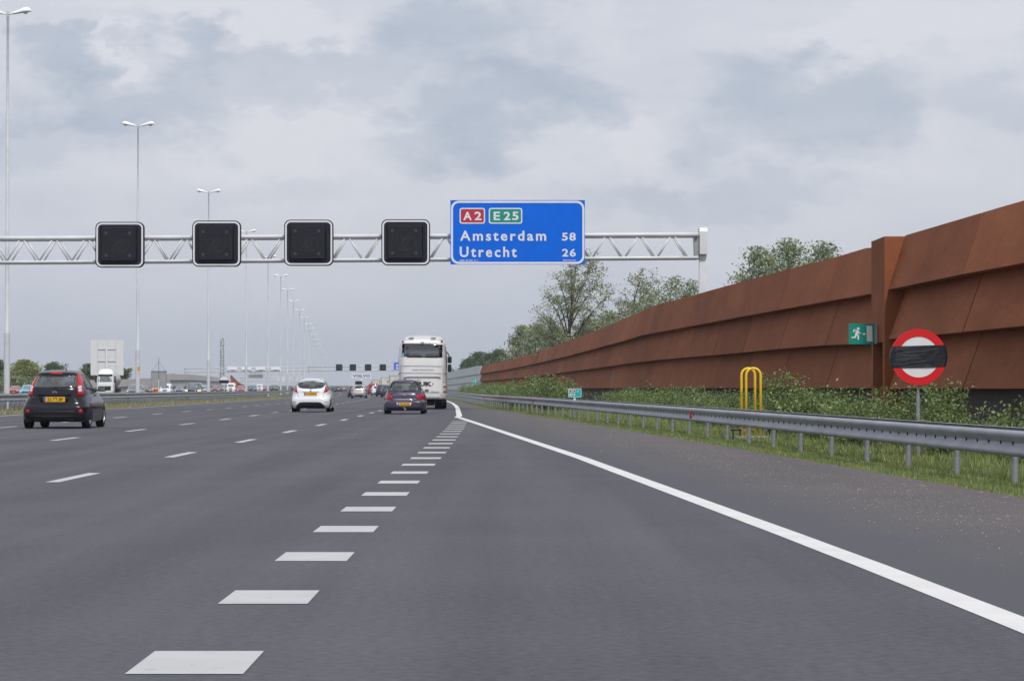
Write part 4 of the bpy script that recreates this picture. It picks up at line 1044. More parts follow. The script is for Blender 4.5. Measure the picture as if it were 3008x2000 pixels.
def wheel(parent, x, y, r, w, rim=M['alloy'], spokes=5, name='wheel'):
    s = 1 if x > 0 else -1
    mb = MB(); h = w / 2
    mb.lathe([(r * .64, -h), (r * .93, -h), (r * .985, -h * .8), (r, -h * .5), (r, h * .5), (r * .985, h * .8), (r * .93, h), (r * .64, h)], (x, y, r), 'x', 36, closed=True)
    wl = mb.build(name, M['tyre'], parent, 'auto')
    mb = MB(); o = x + s * h * .72
    mb.lathe([(r * .66, 0), (r * .66, s * h * .25), (r * .58, s * h * .22), (r * .57, 0)], (o, y, r), 'x', 28, closed=True)
    for k in range(spokes):
        a = 2 * pi * k / spokes + .3
        mb.box((o + s * .008, y + .32 * r * math.cos(a), r + .32 * r * math.sin(a)), (.02, .56 * r, .17 * r), rot=Matrix.Rotation(a, 3, 'X'))
    mb.lathe([(0, s * .03), (r * .14, s * .025), (r * .14, 0), (0, 0)], (o, y, r), 'x', 12)
    mb.build('rim', rim, wl)
    mb = MB(); mb.lathe([(0, 0), (r * .64, 0), (r * .64, -s * .02), (0, -s * .02)], (o - s * .03, y, r), 'x', 20); mb.build('brake_disc', M['under'], wl)
    return wl
def plate(parent, txt, x0, x1, z0, z1, y, eu=True, mirror=False):
    mb = MB(); plate_solid(mb, rrect(x0, x1, z0, z1, .012), y, y + .03); p = mb.build('number_plate', M['plate'], parent)
    w = x1 - x0
    if eu:
        mb = MB(); flat_poly(mb, rrect(x0 + .003, x0 + .09 * w, z0 + .003, z1 - .003, .01), y - .002); mb.build('country_band', M['eu'], p)
    text(p, txt, x0 + .17 * w, x1 - .08 * w, z0 + .2 * (z1 - z0), z1 - .17 * (z1 - z0), y - .004, M['ink'], bold=.012)
    return p
def mirror_pair(t, sh, y, z, m, w=.2, h=.14, inset=.0):
    for s in (-1, 1):
        x = s * (sh.side(y, z) - inset)
        mb = MB(); mb.box((x + s * (.06 + w / 2), y, z + .03), (w, .1, h), bev=.035); mb.bar((x - s * .06, y + .03, z - .02), (x + s * .1, y + .02, z), .022); k = mb.build('mirror', m, t, 'auto')
        mb = MB(); mb.box((x + s * (.065 + w / 2), y - .047, z + .03), (w * .78, .012, h * .72), bev=.005); mb.build('mirror_glass', M['cabglass'], k)
def cabin(t, W, ys, zseat, floor=.45, heads=True, m=None):
    m = m or M['seat']
    mb = MB(); mb.box((0, (ys[0] + ys[-1]) / 2 + .4, floor), (W * 1.7, ys[-1] - ys[0] + 1.6, .06)); mb.build('cabin_floor', M['under'], t)
    for i, y in enumerate(ys):
        for s in (-1, 1):
            mb = MB(); mb.box((s * W * .46, y, (floor + zseat) / 2), (W * .62, .16, zseat - floor), bev=.05, rot=Matrix.Rotation(.12, 3, 'X'))
            if heads: mb.box((s * W * .46, y - .07, zseat + .1), (.26, .1, .17), bev=.04)
            mb.build('seat', m, t, 'auto')

def wheels4(t, W, r, ya, yb, tw=.19):
    for y in (ya, yb):
        for s in (-1, 1): wheel(t, s * (W - tw / 2 - .012), y, r, tw)
def arches(sh, t, r, ya, yb, m=None):
    for y in (ya, yb):
        for md in ('right', 'left'):
            sh.patch('wheel_arch', m or M['under'], t, md, [(y + (r + .045) * math.cos(a), max(sh.z0 + .012, r + (r + .045) * math.sin(a))) for a in np.linspace(-.55, pi + .55, 20)], .003, 3, skirt=.01)

# ---- dark hatchback on the left
def CV(cx0, k, base): return lambda P: [((p[0] - cx0) * k, (base - p[1]) * k) for p in P]
k = .001143; zc = lambda cy: (1490 - cy) * k
t = thing('hatchback_car', 'near black five door hatchback with tall red tail lamps, nearest car on the left', 'car', (PX(124.5, 77.3), 77.3, 0), 0, 'cars driving away on our carriageway', 1.07)
sh = Shell([(.17, .8, .12, 3.78, 9, 4), (.24, .825, .045, 3.86, 9, 4), (.36, .84, .0, 3.9, 9, 4), (.5, .845, .0, 3.9, 9, 4), (.565, .845, .01, 3.88, 8.5, 4), (.6, .84, .06, 3.84, 8, 4), (.66, .83, .085, 3.78, 7, 4),
            (.81, .785, .1, 3.55, 5, 3.6), (.93, .755, .12, 3.15, 5, 3.4), (1.0, .735, .14, 2.85, 5, 3.4), (1.12, .675, .235, 2.62, 5, 3.6), (1.26, .6, .33, 2.36, 5, 3.8), (1.355, .54, .4, 2.16, 5, 4), (1.385, .525, .39, 2.08, 5, 4), (1.41, .505, .43, 2.0, 4.6, 4), (1.45, .45, .6, 1.84, 4, 4), (1.475, .36, .85, 1.65, 3, 3), (1.482, .25, 1.0, 1.55, 2.5, 2.5)])
rw_ = [(-.49, 1.345), (-.59, 1.06), (-.58, 1.035), (.58, 1.035), (.59, 1.06), (.49, 1.345)]
hole = [(-.42, 1.335), (-.5, 1.06), (.5, 1.06), (.42, 1.335)]
sd = [(.62, 1.0), (.78, 1.27), (1.0, 1.36), (1.8, 1.385), (2.15, 1.28), (2.68, .99), (1.6, .955)]
ws = [(-.55, 1.03), (-.42, 1.36), (.42, 1.36), (.55, 1.03)]
sh.body('body', M['p_black'], t, [('rear', hole), ('right', shrinkp(sd, .96)), ('front', ws)], 54, 190)
sh.patch('rear_window_frame', M['darkglass'], t, 'rear', rw_, .006, 3, .05, inner=.86)
sh.patch('rear_window', M['glass_hazy'], t, 'rear', shrinkp(rw_, .9), .009, 5, .06)
for md in ('right', 'left'):
    sh.patch('window_frame', M['trim'], t, md, sd, .005, 2, .06, inner=.93)
    sh.patch('side_window', M['glass'], t, md, shrinkp(sd, .95), .007, 4, .08)
    sh.patch('door_pillar', M['trim'], t, md, [(1.52, .965), (1.56, 1.37), (1.64, 1.37), (1.62, .965)], .012, 2)
    sh.patch('side_moulding', M['trim'], t, md, [(.95, .5), (.95, .56), (2.75, .56), (2.75, .5)], .012, 2)
    sh.patch('door_handle', M['p_black'], t, md, [(1.7, .82), (1.7, .855), (1.9, .855), (1.9, .82)], .03, 1)
    sh.patch('fuel_flash' if md == 'right' else 'window_flash', M['eu'], t, md, [(.36, .93), (.42, 1.16), (.5, 1.12), (.44, .9)], .006, 2)
sh.patch('windscreen', M['glass'], t, 'front', ws, .004, 4, .1)
cabin(t, .62, [.78, 1.75], 1.0)
mb = MB(); mb.box((0, .5, .985), (1.15, .4, .03)); mb.box((0, 2.75, .9), (1.2, .3, .18), bev=.05); mb.build('parcel_shelf', M['seat'], t)
lamp = [(.49, 1.38), (.545, 1.375), (.6, 1.28), (.665, 1.06), (.705, .82), (.57, .815), (.555, 1.03), (.515, 1.26)]
for P in (lamp, mir(lamp)):
    o = sh.patch('tail_lamp', M['redlamp'], t, 'rear', P, .012, 4, .05)
    s = 1 if P is lamp else -1
    for c in ((.6, 1.035), (.612, .965)):
        sh.patch('lamp_ring', M['clearlamp'], o, 'rear', disc((s * c[0], c[1]), .038), .019, 2, inner=.55)
        sh.patch('lamp_lens', M['clearlamp'] if c[1] < 1 else M['chrome'], o, 'rear', disc((s * c[0], c[1]), .019, 10), .017, 2)
    sh.patch('fog_lamp', M['redlamp'], t, 'rear', disc((s * .665, .435), .05), .014, 2)
    sh.patch('fog_surround', M['trim'], t, 'rear', disc((s * .665, .437), .068), .007, 2, inner=.75)
sh.patch('tailgate_gap', M['under'], t, 'rear', [(-.46, 1.39), (-.5, 1.2), (-.545, 1.03), (-.565, .8), (-.6, .62), (.6, .62), (.565, .8), (.545, 1.03), (.5, 1.2), (.46, 1.39)], .003, 1, .05, inner=.972, skirt=.006)
sh.patch('brake_lamp', M['redlamp'], t, 'rear', [(-.15, 1.375), (-.155, 1.405), (.155, 1.405), (.15, 1.375)], .02, 2)
sh.patch('plate_recess', M['trim'], t, 'rear', [(-.41, .83), (-.34, .665), (.33, .665), (.4, .83)], .005, 3)
sh.patch('tailgate_trim', M['p_black'], t, 'rear', [(-.42, .835), (-.42, .855), (.42, .855), (.42, .835)], .03, 1)
plate(t, '22-TT-BF', -.27, .265, .675, .802, sh.rear(0, .74) - .035)
sh.patch('badge', M['chrome'], t, 'rear', disc((0, .912), .063, 18, .45), .014, 2)
sh.patch('badge_centre', M['eu'], t, 'rear', disc((0, .912), .05, 16, .38), .017, 2)
text(t, 'FIESTA', -.56, -.44, .79, .808, sh.rear(.56, .8) - .02, M['chrome'])
sh.patch('bumper_insert', M['trim'], t, 'rear', [(-.55, .415), (-.5, .455), (.5, .455), (.55, .415), (.5, .4), (-.5, .4)], .008, 2)
sh.patch('lower_bumper', M['trim'], t, 'rear', [(-.72, .19), (-.75, .33), (.75, .33), (.72, .19)], .004, 3)
mb = MB(); ya = sh.rear(.3, .8) - .03; mb.bar((.02, ya - .06, 1.035), (.36, ya - .015, 1.055), .012); mb.box((.02, ya - .05, 1.03), (.07, .06, .05), bev=.015); mb.build('wiper', M['trim'], t)
mb = MB(); mb.tube([(.17, 1.0, 1.47), (.155, .82, 1.66)], [.009, .005], 6); mb.build('aerial', M['trim'], t)
mirror_pair(t, sh, 2.3, .97, M['p_black'])
wheels4(t, .835, .3, .62, 3.08, .19); arches(sh, t, .3, .62, 3.08)
mb = MB(); mb.box((0, 1.9, .22), (1.3, 3.3, .1)); mb.build('underbody', M['under'], t)

# ---- white hatchback
k = .001127
C = CV(942, k, 1440)
t = thing('hatchback_car', 'white hatchback with black rear diffuser and triangular red tail lamps', 'car', (PX(715, 124), 124, ground(124)), heading(124) * .6, 'cars driving away on our carriageway')
sh = Shell([(.17, .8, .15, 3.8, 8, 4), (.25, .835, .06, 3.9, 8, 4), (.4, .858, .0, 3.95, 8, 4), (.55, .86, .0, 3.95, 7, 4), (.66, .85, .05, 3.85, 5.5, 4), (.8, .825, .08, 3.6, 4.6, 3.6), (.93, .785, .1, 3.1, 4.6, 3.4),
            (1.0, .75, .14, 2.85, 4.6, 3.4), (1.12, .69, .24, 2.6, 4.6, 3.6), (1.25, .615, .38, 2.3, 4.6, 3.8), (1.34, .56, .44, 2.12, 4.4, 4), (1.39, .515, .42, 2.0, 4.2, 4), (1.43, .46, .6, 1.85, 4, 4), (1.455, .37, .85, 1.65, 3, 3), (1.462, .25, 1.0, 1.55, 2.5, 2.5)])
rw_ = C([(432, 370), (480, 310), (560, 285), (800, 268), (1080, 268), (1320, 290), (1430, 325), (1478, 375), (1455, 440), (1400, 500), (1330, 525), (942, 545), (600, 530), (500, 495), (450, 440)])
ws = [(-.57, 1.0), (-.45, 1.34), (.45, 1.34), (.57, 1.0)]
sd = [(.62, 1.08), (.85, 1.3), (1.2, 1.36), (1.8, 1.36), (2.15, 1.24), (2.65, .98), (1.6, .95), (.8, 1.0)]
sh.body('body', M['p_white'], t, [('rear', shrinkp(rw_, .93)), ('right', shrinkp(sd, .95)), ('front', ws)], 54, 190)
sh.patch('rear_window_frame', M['trim'], t, 'rear', rw_, .006, 2, .05, inner=.9)
sh.patch('rear_window', M['glass'], t, 'rear', shrinkp(rw_, .92), .009, 5, .06)
for md in ('right', 'left'):
    sh.patch('window_frame', M['trim'], t, md, sd, .005, 2, .06, inner=.92); sh.patch('side_window', M['glass'], t, md, shrinkp(sd, .94), .007, 4, .08)
sh.patch('windscreen', M['glass'], t, 'front', ws, .004, 4, .1)
cabin(t, .62, [.85, 1.8], 1.0)
lamp = C([(1522, 405), (1560, 480), (1615, 615), (1560, 655), (1440, 697), (1465, 590), (1500, 480)])
for P in (lamp, mir(lamp)):
    sh.patch('tail_lamp', M['redlamp'], t, 'rear', P, .013, 4, .05)
    s = 1 if P is lamp else -1
    o = sh.patch('reflector', M['redlamp'], t, 'rear', [(s * .6, .425), (s * .615, .45), (s * .765, .44), (s * .75, .42)][::s], .01, 2)
    sh.patch('roof_strip', M['trim'], t, 'rear', [(s * .42, 1.4), (s * .435, 1.4), (s * .40, 1.435), (s * .385, 1.435)][::s], .008, 1)
dif = C([(395, 1210), (450, 1135), (530, 1065), (650, 1052), (1230, 1052), (1340, 1068), (1430, 1150), (1495, 1220), (1500, 1295), (395, 1295)])
sh.patch('tailgate_gap', M['lens'], t, 'rear', [(-.5, 1.38), (-.62, 1.2), (-.63, 1.0), (-.57, .8), (-.52, .62), (.52, .62), (.57, .8), (.63, 1.0), (.62, 1.2), (.5, 1.38)], .003, 1, .05, inner=.98, skirt=.006)
sh.patch('diffuser', M['trim'], t, 'rear', dif, .022, 6, .05, skirt=.035)
plate(t, '51-JXZ-8', -.275, .275, .722, .86, sh.rear(0, .79) - .035)
sh.patch('tailgate_trim', M['chrome'], t, 'rear', [(-.36, .868), (-.36, .882), (.36, .882), (.36, .868)], .016, 1)
sh.patch('badge', M['eu'], t, 'rear', disc((0, .905), .045, 14, .5), .02, 2)
sh.patch('brake_lamp', M['redlamp'], t, 'rear', [(-.01, 1.305), (.0, 1.325), (.16, 1.325), (.15, 1.305)], .02, 1)
mb = MB(); ya = sh.rear(.2, 1.03) - .03; mb.bar((0, ya, 1.02), (.3, ya + .02, 1.035), .012); mb.box((0, ya + .01, 1.015), (.07, .06, .04), bev=.01); mb.build('wiper', M['trim'], t)
mb = MB(); mb.lathe([(.03, 0), (.032, .15), (.02, .15), (.02, 0)], (.32, .02, .2), 'y', 10); mb.build('exhaust', M['chrome'], t)
mirror_pair(t, sh, 2.3, .95, M['trim'], .19, .13)
wheels4(t, .855, .3, .66, 3.15, .19); arches(sh, t, .3, .66, 3.15)
mb = MB(); mb.box((0, 1.9, .2), (1.35, 3.3, .1)); mb.build('underbody', M['under'], t)

# ---- plum hatchback
k = .001048; C = CV(1027, k, 1510)
t = thing('hatchback_car', 'dark plum hatchback with wide red tail lamps and a tow bar, just behind the coach', 'car', (PX(931, 115.3), 115.3, ground(115.3)), heading(115) * .5, 'cars driving away on our carriageway')
sh = Shell([(.14, .8, .14, 4.0, 9, 4), (.2, .825, .05, 4.1, 9, 4), (.27, .84, .0, 4.15, 9, 4), (.4, .847, .0, 4.18, 9, 4), (.5, .847, .01, 4.15, 8, 4), (.55, .84, .05, 4.1, 5, 4), (.6, .83, .08, 4.0, 5, 4), (.72, .81, .1, 3.7, 4.6, 3.6), (.83, .775, .14, 3.4, 4.6, 3.4),
            (.9, .745, .2, 3.0, 4.6, 3.4), (.94, .72, .25, 2.85, 4.6, 3.4), (1.05, .655, .38, 2.6, 4.6, 3.6), (1.18, .59, .55, 2.35, 4.6, 3.8), (1.27, .545, .68, 2.15, 4.6, 4), (1.3, .53, .68, 2.08, 4.4, 4), (1.34, .49, .82, 1.95, 4, 4), (1.38, .4, 1.05, 1.75, 3, 3), (1.39, .26, 1.2, 1.65, 2.5, 2.5)])
rw_ = C([(530, 298), (1520, 298), (1570, 370), (1640, 590), (1620, 632), (410, 632), (395, 590), (470, 380)])
ws = [(-.55, .93), (-.43, 1.26), (.43, 1.26), (.55, .93)]
sd = [(.75, .98), (.95, 1.2), (1.3, 1.285), (1.9, 1.285), (2.2, 1.18), (2.75, .92), (1.6, .89)]
sh.body('body', M['p_plum'], t, [('rear', shrinkp(rw_, .93)), ('right', shrinkp(sd, .95)), ('front', ws)], 54, 190)
sh.patch('rear_window_frame', M['trim'], t, 'rear', rw_, .006, 2, .05, inner=.92)
sh.patch('rear_window', M['glass'], t, 'rear', shrinkp(rw_, .94), .009, 5, .06)
for md in ('right', 'left'):
    sh.patch('window_frame', M['trim'], t, md, sd, .005, 2, .06, inner=.92); sh.patch('side_window', M['glass'], t, md, shrinkp(sd, .94), .007, 4, .08)
sh.patch('windscreen', M['glass'], t, 'front', ws, .004, 4, .1)
cabin(t, .62, [.95, 1.95], .94)
lamp = C([(1530, 790), (1600, 750), (1690, 742), (1775, 765), (1790, 840), (1780, 925), (1700, 940), (1510, 925), (1490, 895)])
for P in (lamp, mir(lamp)): sh.patch('tail_lamp', M['redlamp'], t, 'rear', P, .012, 4, .05)
sh.patch('tailgate_gap', M['under'], t, 'rear', [(-.53, 1.3), (-.66, 1.0), (-.66, .88), (-.5, .6), (-.47, .52), (.47, .52), (.5, .6), (.66, .88), (.66, 1.0), (.53, 1.3)], .003, 1, .05, inner=.975, skirt=.006)
sh.patch('chrome_strip', M['chrome'], t, 'rear', C([(580, 945), (1460, 945), (1460, 975), (580, 975)]), .02, 2)
sh.patch('bumper_strip', M['trim'], t, 'rear', [(-.8, .245), (-.8, .262), (.8, .262), (.8, .245)], .012, 1)
sh.patch('plate_recess', M['clearlamp'], t, 'rear', C([(730, 1075), (1305, 1075), (1280, 1190), (750, 1190)]), .006, 2)
plate(t, '70-LR-SS', -.255, .245, .338, .452, sh.rear(0, .4) - .03)
# small silver animal shaped badge, two letterings
mb = MB(); yb = sh.rear(0, .77) - .012
bp = [(990, 725), (1005, 735), (1015, 720), (1040, 715), (1055, 745), (1045, 770), (1060, 815), (1048, 818), (1030, 785), (1010, 815), (995, 815), (1012, 775), (1000, 760), (985, 775), (988, 750)]
plate_solid(mb, C(bp), yb - .008, yb); mb.build('badge', M['chrome'], t)
text(t, '307', *[C([(560, 0)])[0][0], C([(750, 0)])[0][0]], .748, .772, sh.rear(.4, .76) - .012, M['chrome'])
text(t, 'HDi', *[C([(1425, 0)])[0][0], C([(1490, 0)])[0][0]], .74, .765, sh.rear(.42, .75) - .012, M['chrome'])
mb = MB(); ya = sh.rear(.2, .94) - .03; mb.bar((0, ya, .94), (.42, ya + .03, .945), .014); mb.box((0, ya, .935), (.08, .07, .05), bev=.015); mb.build('wiper', M['trim'], t)
mb = MB(); mb.tube([(0, 1.1, 1.37), (0, .98, 1.46)], [.02, .006], 6); mb.build('aerial', M['trim'], t)
mb = MB(); mb.tube([(0, .3, .2), (0, -.06, .19), (0, -.09, .2), (0, -.09, .25)], .018, 8); mb.lathe([(0, .025), (.02, .018), (.026, 0), (.02, -.018), (0, -.025)], (0, -.09, .265), 'z', 10); mb.box((.045, -.03, .19), (.06, .03, .05)); mb.build('tow_bar', M['chrome'], t)
mirror_pair(t, sh, 2.4, .9, M['trim'], .16, .12)
wheels4(t, .84, .3, .72, 3.33, .19); arches(sh, t, .3, .72, 3.33)
mb = MB(); mb.box((0, 2.0, .18), (1.35, 3.5, .1)); mb.build('underbody', M['under'], t)

# ---- white coach
k = .002583; C = CV(585, k, 1512)
t = thing('coach', 'tall white touring coach with big tinted rear window, ahead of the plum car', 'coach', (PX(972.5, 142), 142, ground(142)), heading(142) + .003, None)
sh = Shell([(.5, 1.2, .1, 12.0, 9, 8), (.6, 1.225, .02, 12.1, 9, 8), (1.0, 1.23, .0, 12.2, 9, 8), (2.2, 1.225, .0, 12.2, 9, 8), (2.6, 1.21, .02, 12.15, 9, 8), (3.2, 1.15, .08, 12.0, 9, 8), (3.36, 1.125, .12, 11.9, 8, 7), (3.43, 1.08, .2, 11.8, 7, 6), (3.45, .9, .4, 11.6, 5, 5)])
rw_ = C([(183, 248), (990, 262), (986, 532), (172, 518)])
sd = [(.9, 2.05), (.9, 3.1), (11.2, 3.1), (11.2, 2.05)]
wsb = [(-1.0, 1.6), (-1.0, 3.1), (1.0, 3.1), (1.0, 1.6)]
sh.body('body', M['p_coach'], t, [('rear', shrinkp(rw_, .96)), ('right', shrinkp(sd, .985)), ('front', wsb)], 60, 220, 4)
sh.patch('rear_window', M['glass_dark'], t, 'rear', rw_, .006, 4, .15)
for md in ('right', 'left'): sh.patch('side_window', M['glass_dark'], t, md, sd, .006, 4, .5)
sh.patch('windscreen', M['glass_dark'], t, 'front', wsb, .006, 4, .3)
mb = MB(); mb.box((0, 6.0, 1.75), (2.3, 11.4, .06)); mb.box((0, 6, 1.4), (2.2, 11, .7)); mb.build('cabin_floor', M['under'], t)
for i in range(8):
    y = .75 + i * 1.25
    for j, x in enumerate((-.78, -.33, .36, .8)):
        mb = MB(); mb.box((x, y, 2.25), (.42, .16, 1.0), bev=.06); mb.build('seat', M['seat_beige'] if i == 0 else M['seat'], t, 'auto')
mb = MB(); hump = [(-350, 140 + 45), (-340, 150), (-315, 122), (-260, 110), (0, 100), (260, 112), (350, 128), (378, 150), (392, 185)]
hp = [(p[0] * k, (1512 - p[1]) * k) for p in hump]
n = len(hp); vs = []
for y, s in ((.35, .97), (.55, 1), (8.5, 1), (9.2, .9)): vs += [(p[0] * s, y, 3.42 + (p[1] - 3.42) * (s if s == 1 else .85)) for p in hp]
mb.add(vs, [(r * n + i, r * n + i + 1, (r + 1) * n + i + 1, (r + 1) * n + i) for r in range(3) for i in range(n - 1)] + [tuple(range(n)), tuple(range(3 * n, 4 * n))])
mb.build('roof_pod', M['p_coach'], t, 'auto')
mb = MB()
for s in (-.55, .55): mb.box((s, .42, 3.535), (.24, .3, .02))
mb.build('roof_vent', M['trim'], t)
for s in (-1, 1): sh.patch('marker_lamp', M['redlamp'], t, 'rear', disc((s * .965, 3.34), .058), .012, 2)
gp = mat('coach_panel_gap', (.09, .09, .095), .6); lt = mat('coach_lettering', (.03, .03, .035), .5); lg = mat('coach_grey_print', (.3, .3, .32), .6)
mb = MB()
for y0 in (688, 823):
    a, b = C([(170, y0), (985, y0 + 8)]); mb.add([(a[0], -.008, a[1]), (b[0], -.008, b[1]), (b[0], -.008, b[1] + .022), (a[0], -.008, a[1] + .022)], [(0, 1, 2, 3)])
for x0 in (166, 985):
    a, b = C([(x0, 1190), (x0, 690)]); mb.add([(a[0], -.008, a[1]), (a[0] + .012, -.008, a[1]), (a[0] + .012, -.008, b[1]), (a[0], -.008, b[1])], [(0, 1, 2, 3)])
a, b = C([(120, 1200), (1050, 1203)]); mb.add([(a[0], -.008, a[1]), (b[0], -.008, b[1]), (b[0], -.008, b[1] + .012), (a[0], -.008, a[1] + .012)], [(0, 1, 2, 3)])
mb.build('panel_gap', gp, t)
mb = MB()
for i in range(5):
    z = C([(0, 885 + i * 8)])[0][1]
    mb.box((C([(578, 0)])[0][0], -.006, z), (1.86, .012, .009))
for i in range(48): mb.box((-.95 + i * 1.86 / 47, -.006, C([(0, 901)])[0][1]), (.008, .01, .09))
mb.build('engine_grille', lg, t)
def CT(tx, x0, x1, y0, y1, m, bold=.02): 
    a, b = C([(x0, y1), (x1, y0)]); text(t, tx, a[0], b[0], a[1], b[1], -.012, m, bold=bold)
CT('zonder omweg de beste', 395, 800, 742, 778, lg)
CT('BEUK', 360, 770, 985, 1072, lt, .06)
CT('Hilversum', 745, 910, 1157, 1190, lg)
CT('271', 990, 1048, 965, 1000, lg)
CT('De', 490, 552, 935, 965, lg)
for c, r in (((629, 1025), .038), ((785, 1028), .036)):
    q = C([c])[0]; mb = MB(); flat_poly(mb, disc(q, r, 16), -.018); mb.build('logo_dot', M['ring_red'], t)
a, b = C([(192, 502), (250, 432)]); mb = MB(); y_ = sh.rear(1.0, 2.7) - .02; flat_poly(mb, [(a[0], a[1]), (b[0], a[1]), (b[0], b[1]), (a[0], b[1])], y_); s_ = mb.build('window_sticker', mat('cyan_sticker', (.03, .28, .35), .5), t)
mb = MB(); stroke(mb, [(a[0] + .03, a[1] + .04), (b[0] - .03, b[1] - .05)], .03, y_ - .004); mb.build('sticker_mark', M['sign_white'], s_)
for s in (-1, 1):
    P = [(s * 1.04, .81), (s * 1.04, 1.25), (s * 1.185, 1.25), (s * 1.185, .81)][::s]
    o = sh.patch('tail_lamp', M['clearlamp'], t, 'rear', P, .012, 2, .1)
    for z0, z1 in ((.815, .9), (1.05, 1.17)): sh.patch('red_lens', M['redlamp'], o, 'rear', [(s * 1.045, z0), (s * 1.045, z1), (s * 1.18, z1), (s * 1.18, z0)][::s], .018, 2, .1)
    sh.patch('bumper_reflector', M['redlamp'], t, 'rear', [(s * .9, .67), (s * .9, .7), (s * 1.0, .7), (s * 1.0, .67)][::s], .01, 1)
    sh.patch('side_skirt_line', gp, t, 'right' if s > 0 else 'left', [(.8, 1.98), (.8, 2.03), (11.5, 2.03), (11.5, 1.98)], .008, 1, .6)
mb = MB(); mb.box((0, .005, 3.3), (.17, .08, .05), bev=.02); mb.build('camera', M['trim'], t)
mb = MB(); mb.box((0, 6, .42), (2.2, 11.4, .2)); mb.box((0, 1.2, .33), (1.2, 1.8, .3)); mb.build('underbody', M['under'], t)
mb = MB(); mb.lathe([(.06, 0), (.065, .3), (.04, .3), (.04, 0)], (.93, .05, .44), 'y', 12); mb.build('exhaust', M['galv'], t)
for s in (-1, 1):
    wheel(t, s * (1.2 - .3), 3.1, .48, .58, M['galv_post'], 8); wheel(t, s * 1.05, 9.2, .48, .3, M['galv_post'], 8)
    for y in (3.1, 9.2): sh.patch('wheel_arch', M['under'], t, 'right' if s > 0 else 'left', [(y + .55 * math.cos(a_), max(.52, .48 + .55 * math.sin(a_))) for a_ in np.linspace(0, pi, 16)], .004, 3)
    mb = MB(); mb.tube([(s * 1.1, 12.2, 3.0), (s * 1.4, 12.5, 2.95), (s * 1.52, 12.55, 2.75)], .03, 6); mb.box((s * 1.53, 12.5, 2.55), (.23, .13, .36), bev=.05); mb.box((s * 1.53, 12.5, 2.1), (.2, .12, .42), bev=.05); mb.v = [(v[0] - s * .17, v[1], v[2]) for v in mb.v]
    if s > 0: mb.build('mirror', M['trim'], t, 'auto')

# ---- generic traffic, seen small
def gen(kind, L, W, H):
    hw = W / 2
    if kind == 'hatch': q = [(.14, .93, .1, .1), (.22, .98, .0, .02), (.4, 1, 0, 0), (.5, .99, .04, .06), (.58, .97, .08, .3), (.64, .95, .11, .95), (.7, .9, .17, 1.25), (.84, .79, .36, 1.65), (.94, .7, .52, 2.0), (.98, .6, .75, 2.2), (1, .4, 1.0, 2.5)]
    elif kind == 'estate': q = [(.14, .93, .1, .1), (.22, .98, .0, .02), (.4, 1, 0, 0), (.5, .99, .04, .06), (.58, .97, .07, .35), (.64, .95, .09, 1.05), (.7, .9, .13, 1.35), (.84, .8, .26, 1.75), (.94, .72, .36, 2.05), (.98, .62, .5, 2.3), (1, .4, .8, 2.7)]
    elif kind == 'saloon': q = [(.14, .93, .1, .1), (.22, .98, .0, .02), (.4, 1, 0, 0), (.52, .99, .02, .06), (.6, .97, .05, .35), (.66, .95, .12, 1.15), (.71, .88, .62, 1.4), (.84, .77, .95, 1.8), (.94, .68, 1.2, 2.1), (.98, .58, 1.45, 2.3), (1, .38, 1.7, 2.6)]
    elif kind == 'suv': q = [(.16, .92, .1, .1), (.24, .98, .0, .02), (.42, 1, 0, 0), (.52, .99, .03, .04), (.6, .97, .05, .2), (.645, .95, .07, .9), (.7, .91, .1, 1.2), (.84, .82, .2, 1.55), (.94, .76, .3, 1.8), (.98, .68, .42, 2.05), (1, .45, .7, 2.4)]
    else: q = [(.1, .95, .05, .06), (.16, .99, 0, 0), (.4, 1, 0, 0), (.46, .99, .01, .1), (.52, .98, .02, .45), (.58, .97, .03, .75), (.75, .94, .05, 1.15), (.9, .88, .09, 1.5), (.97, .78, .2, 1.8), (1, .55, .45, 2.2)]
    return Shell([(a * H, b * hw, c, L - d, 5, 4) for a, b, c, d in q])
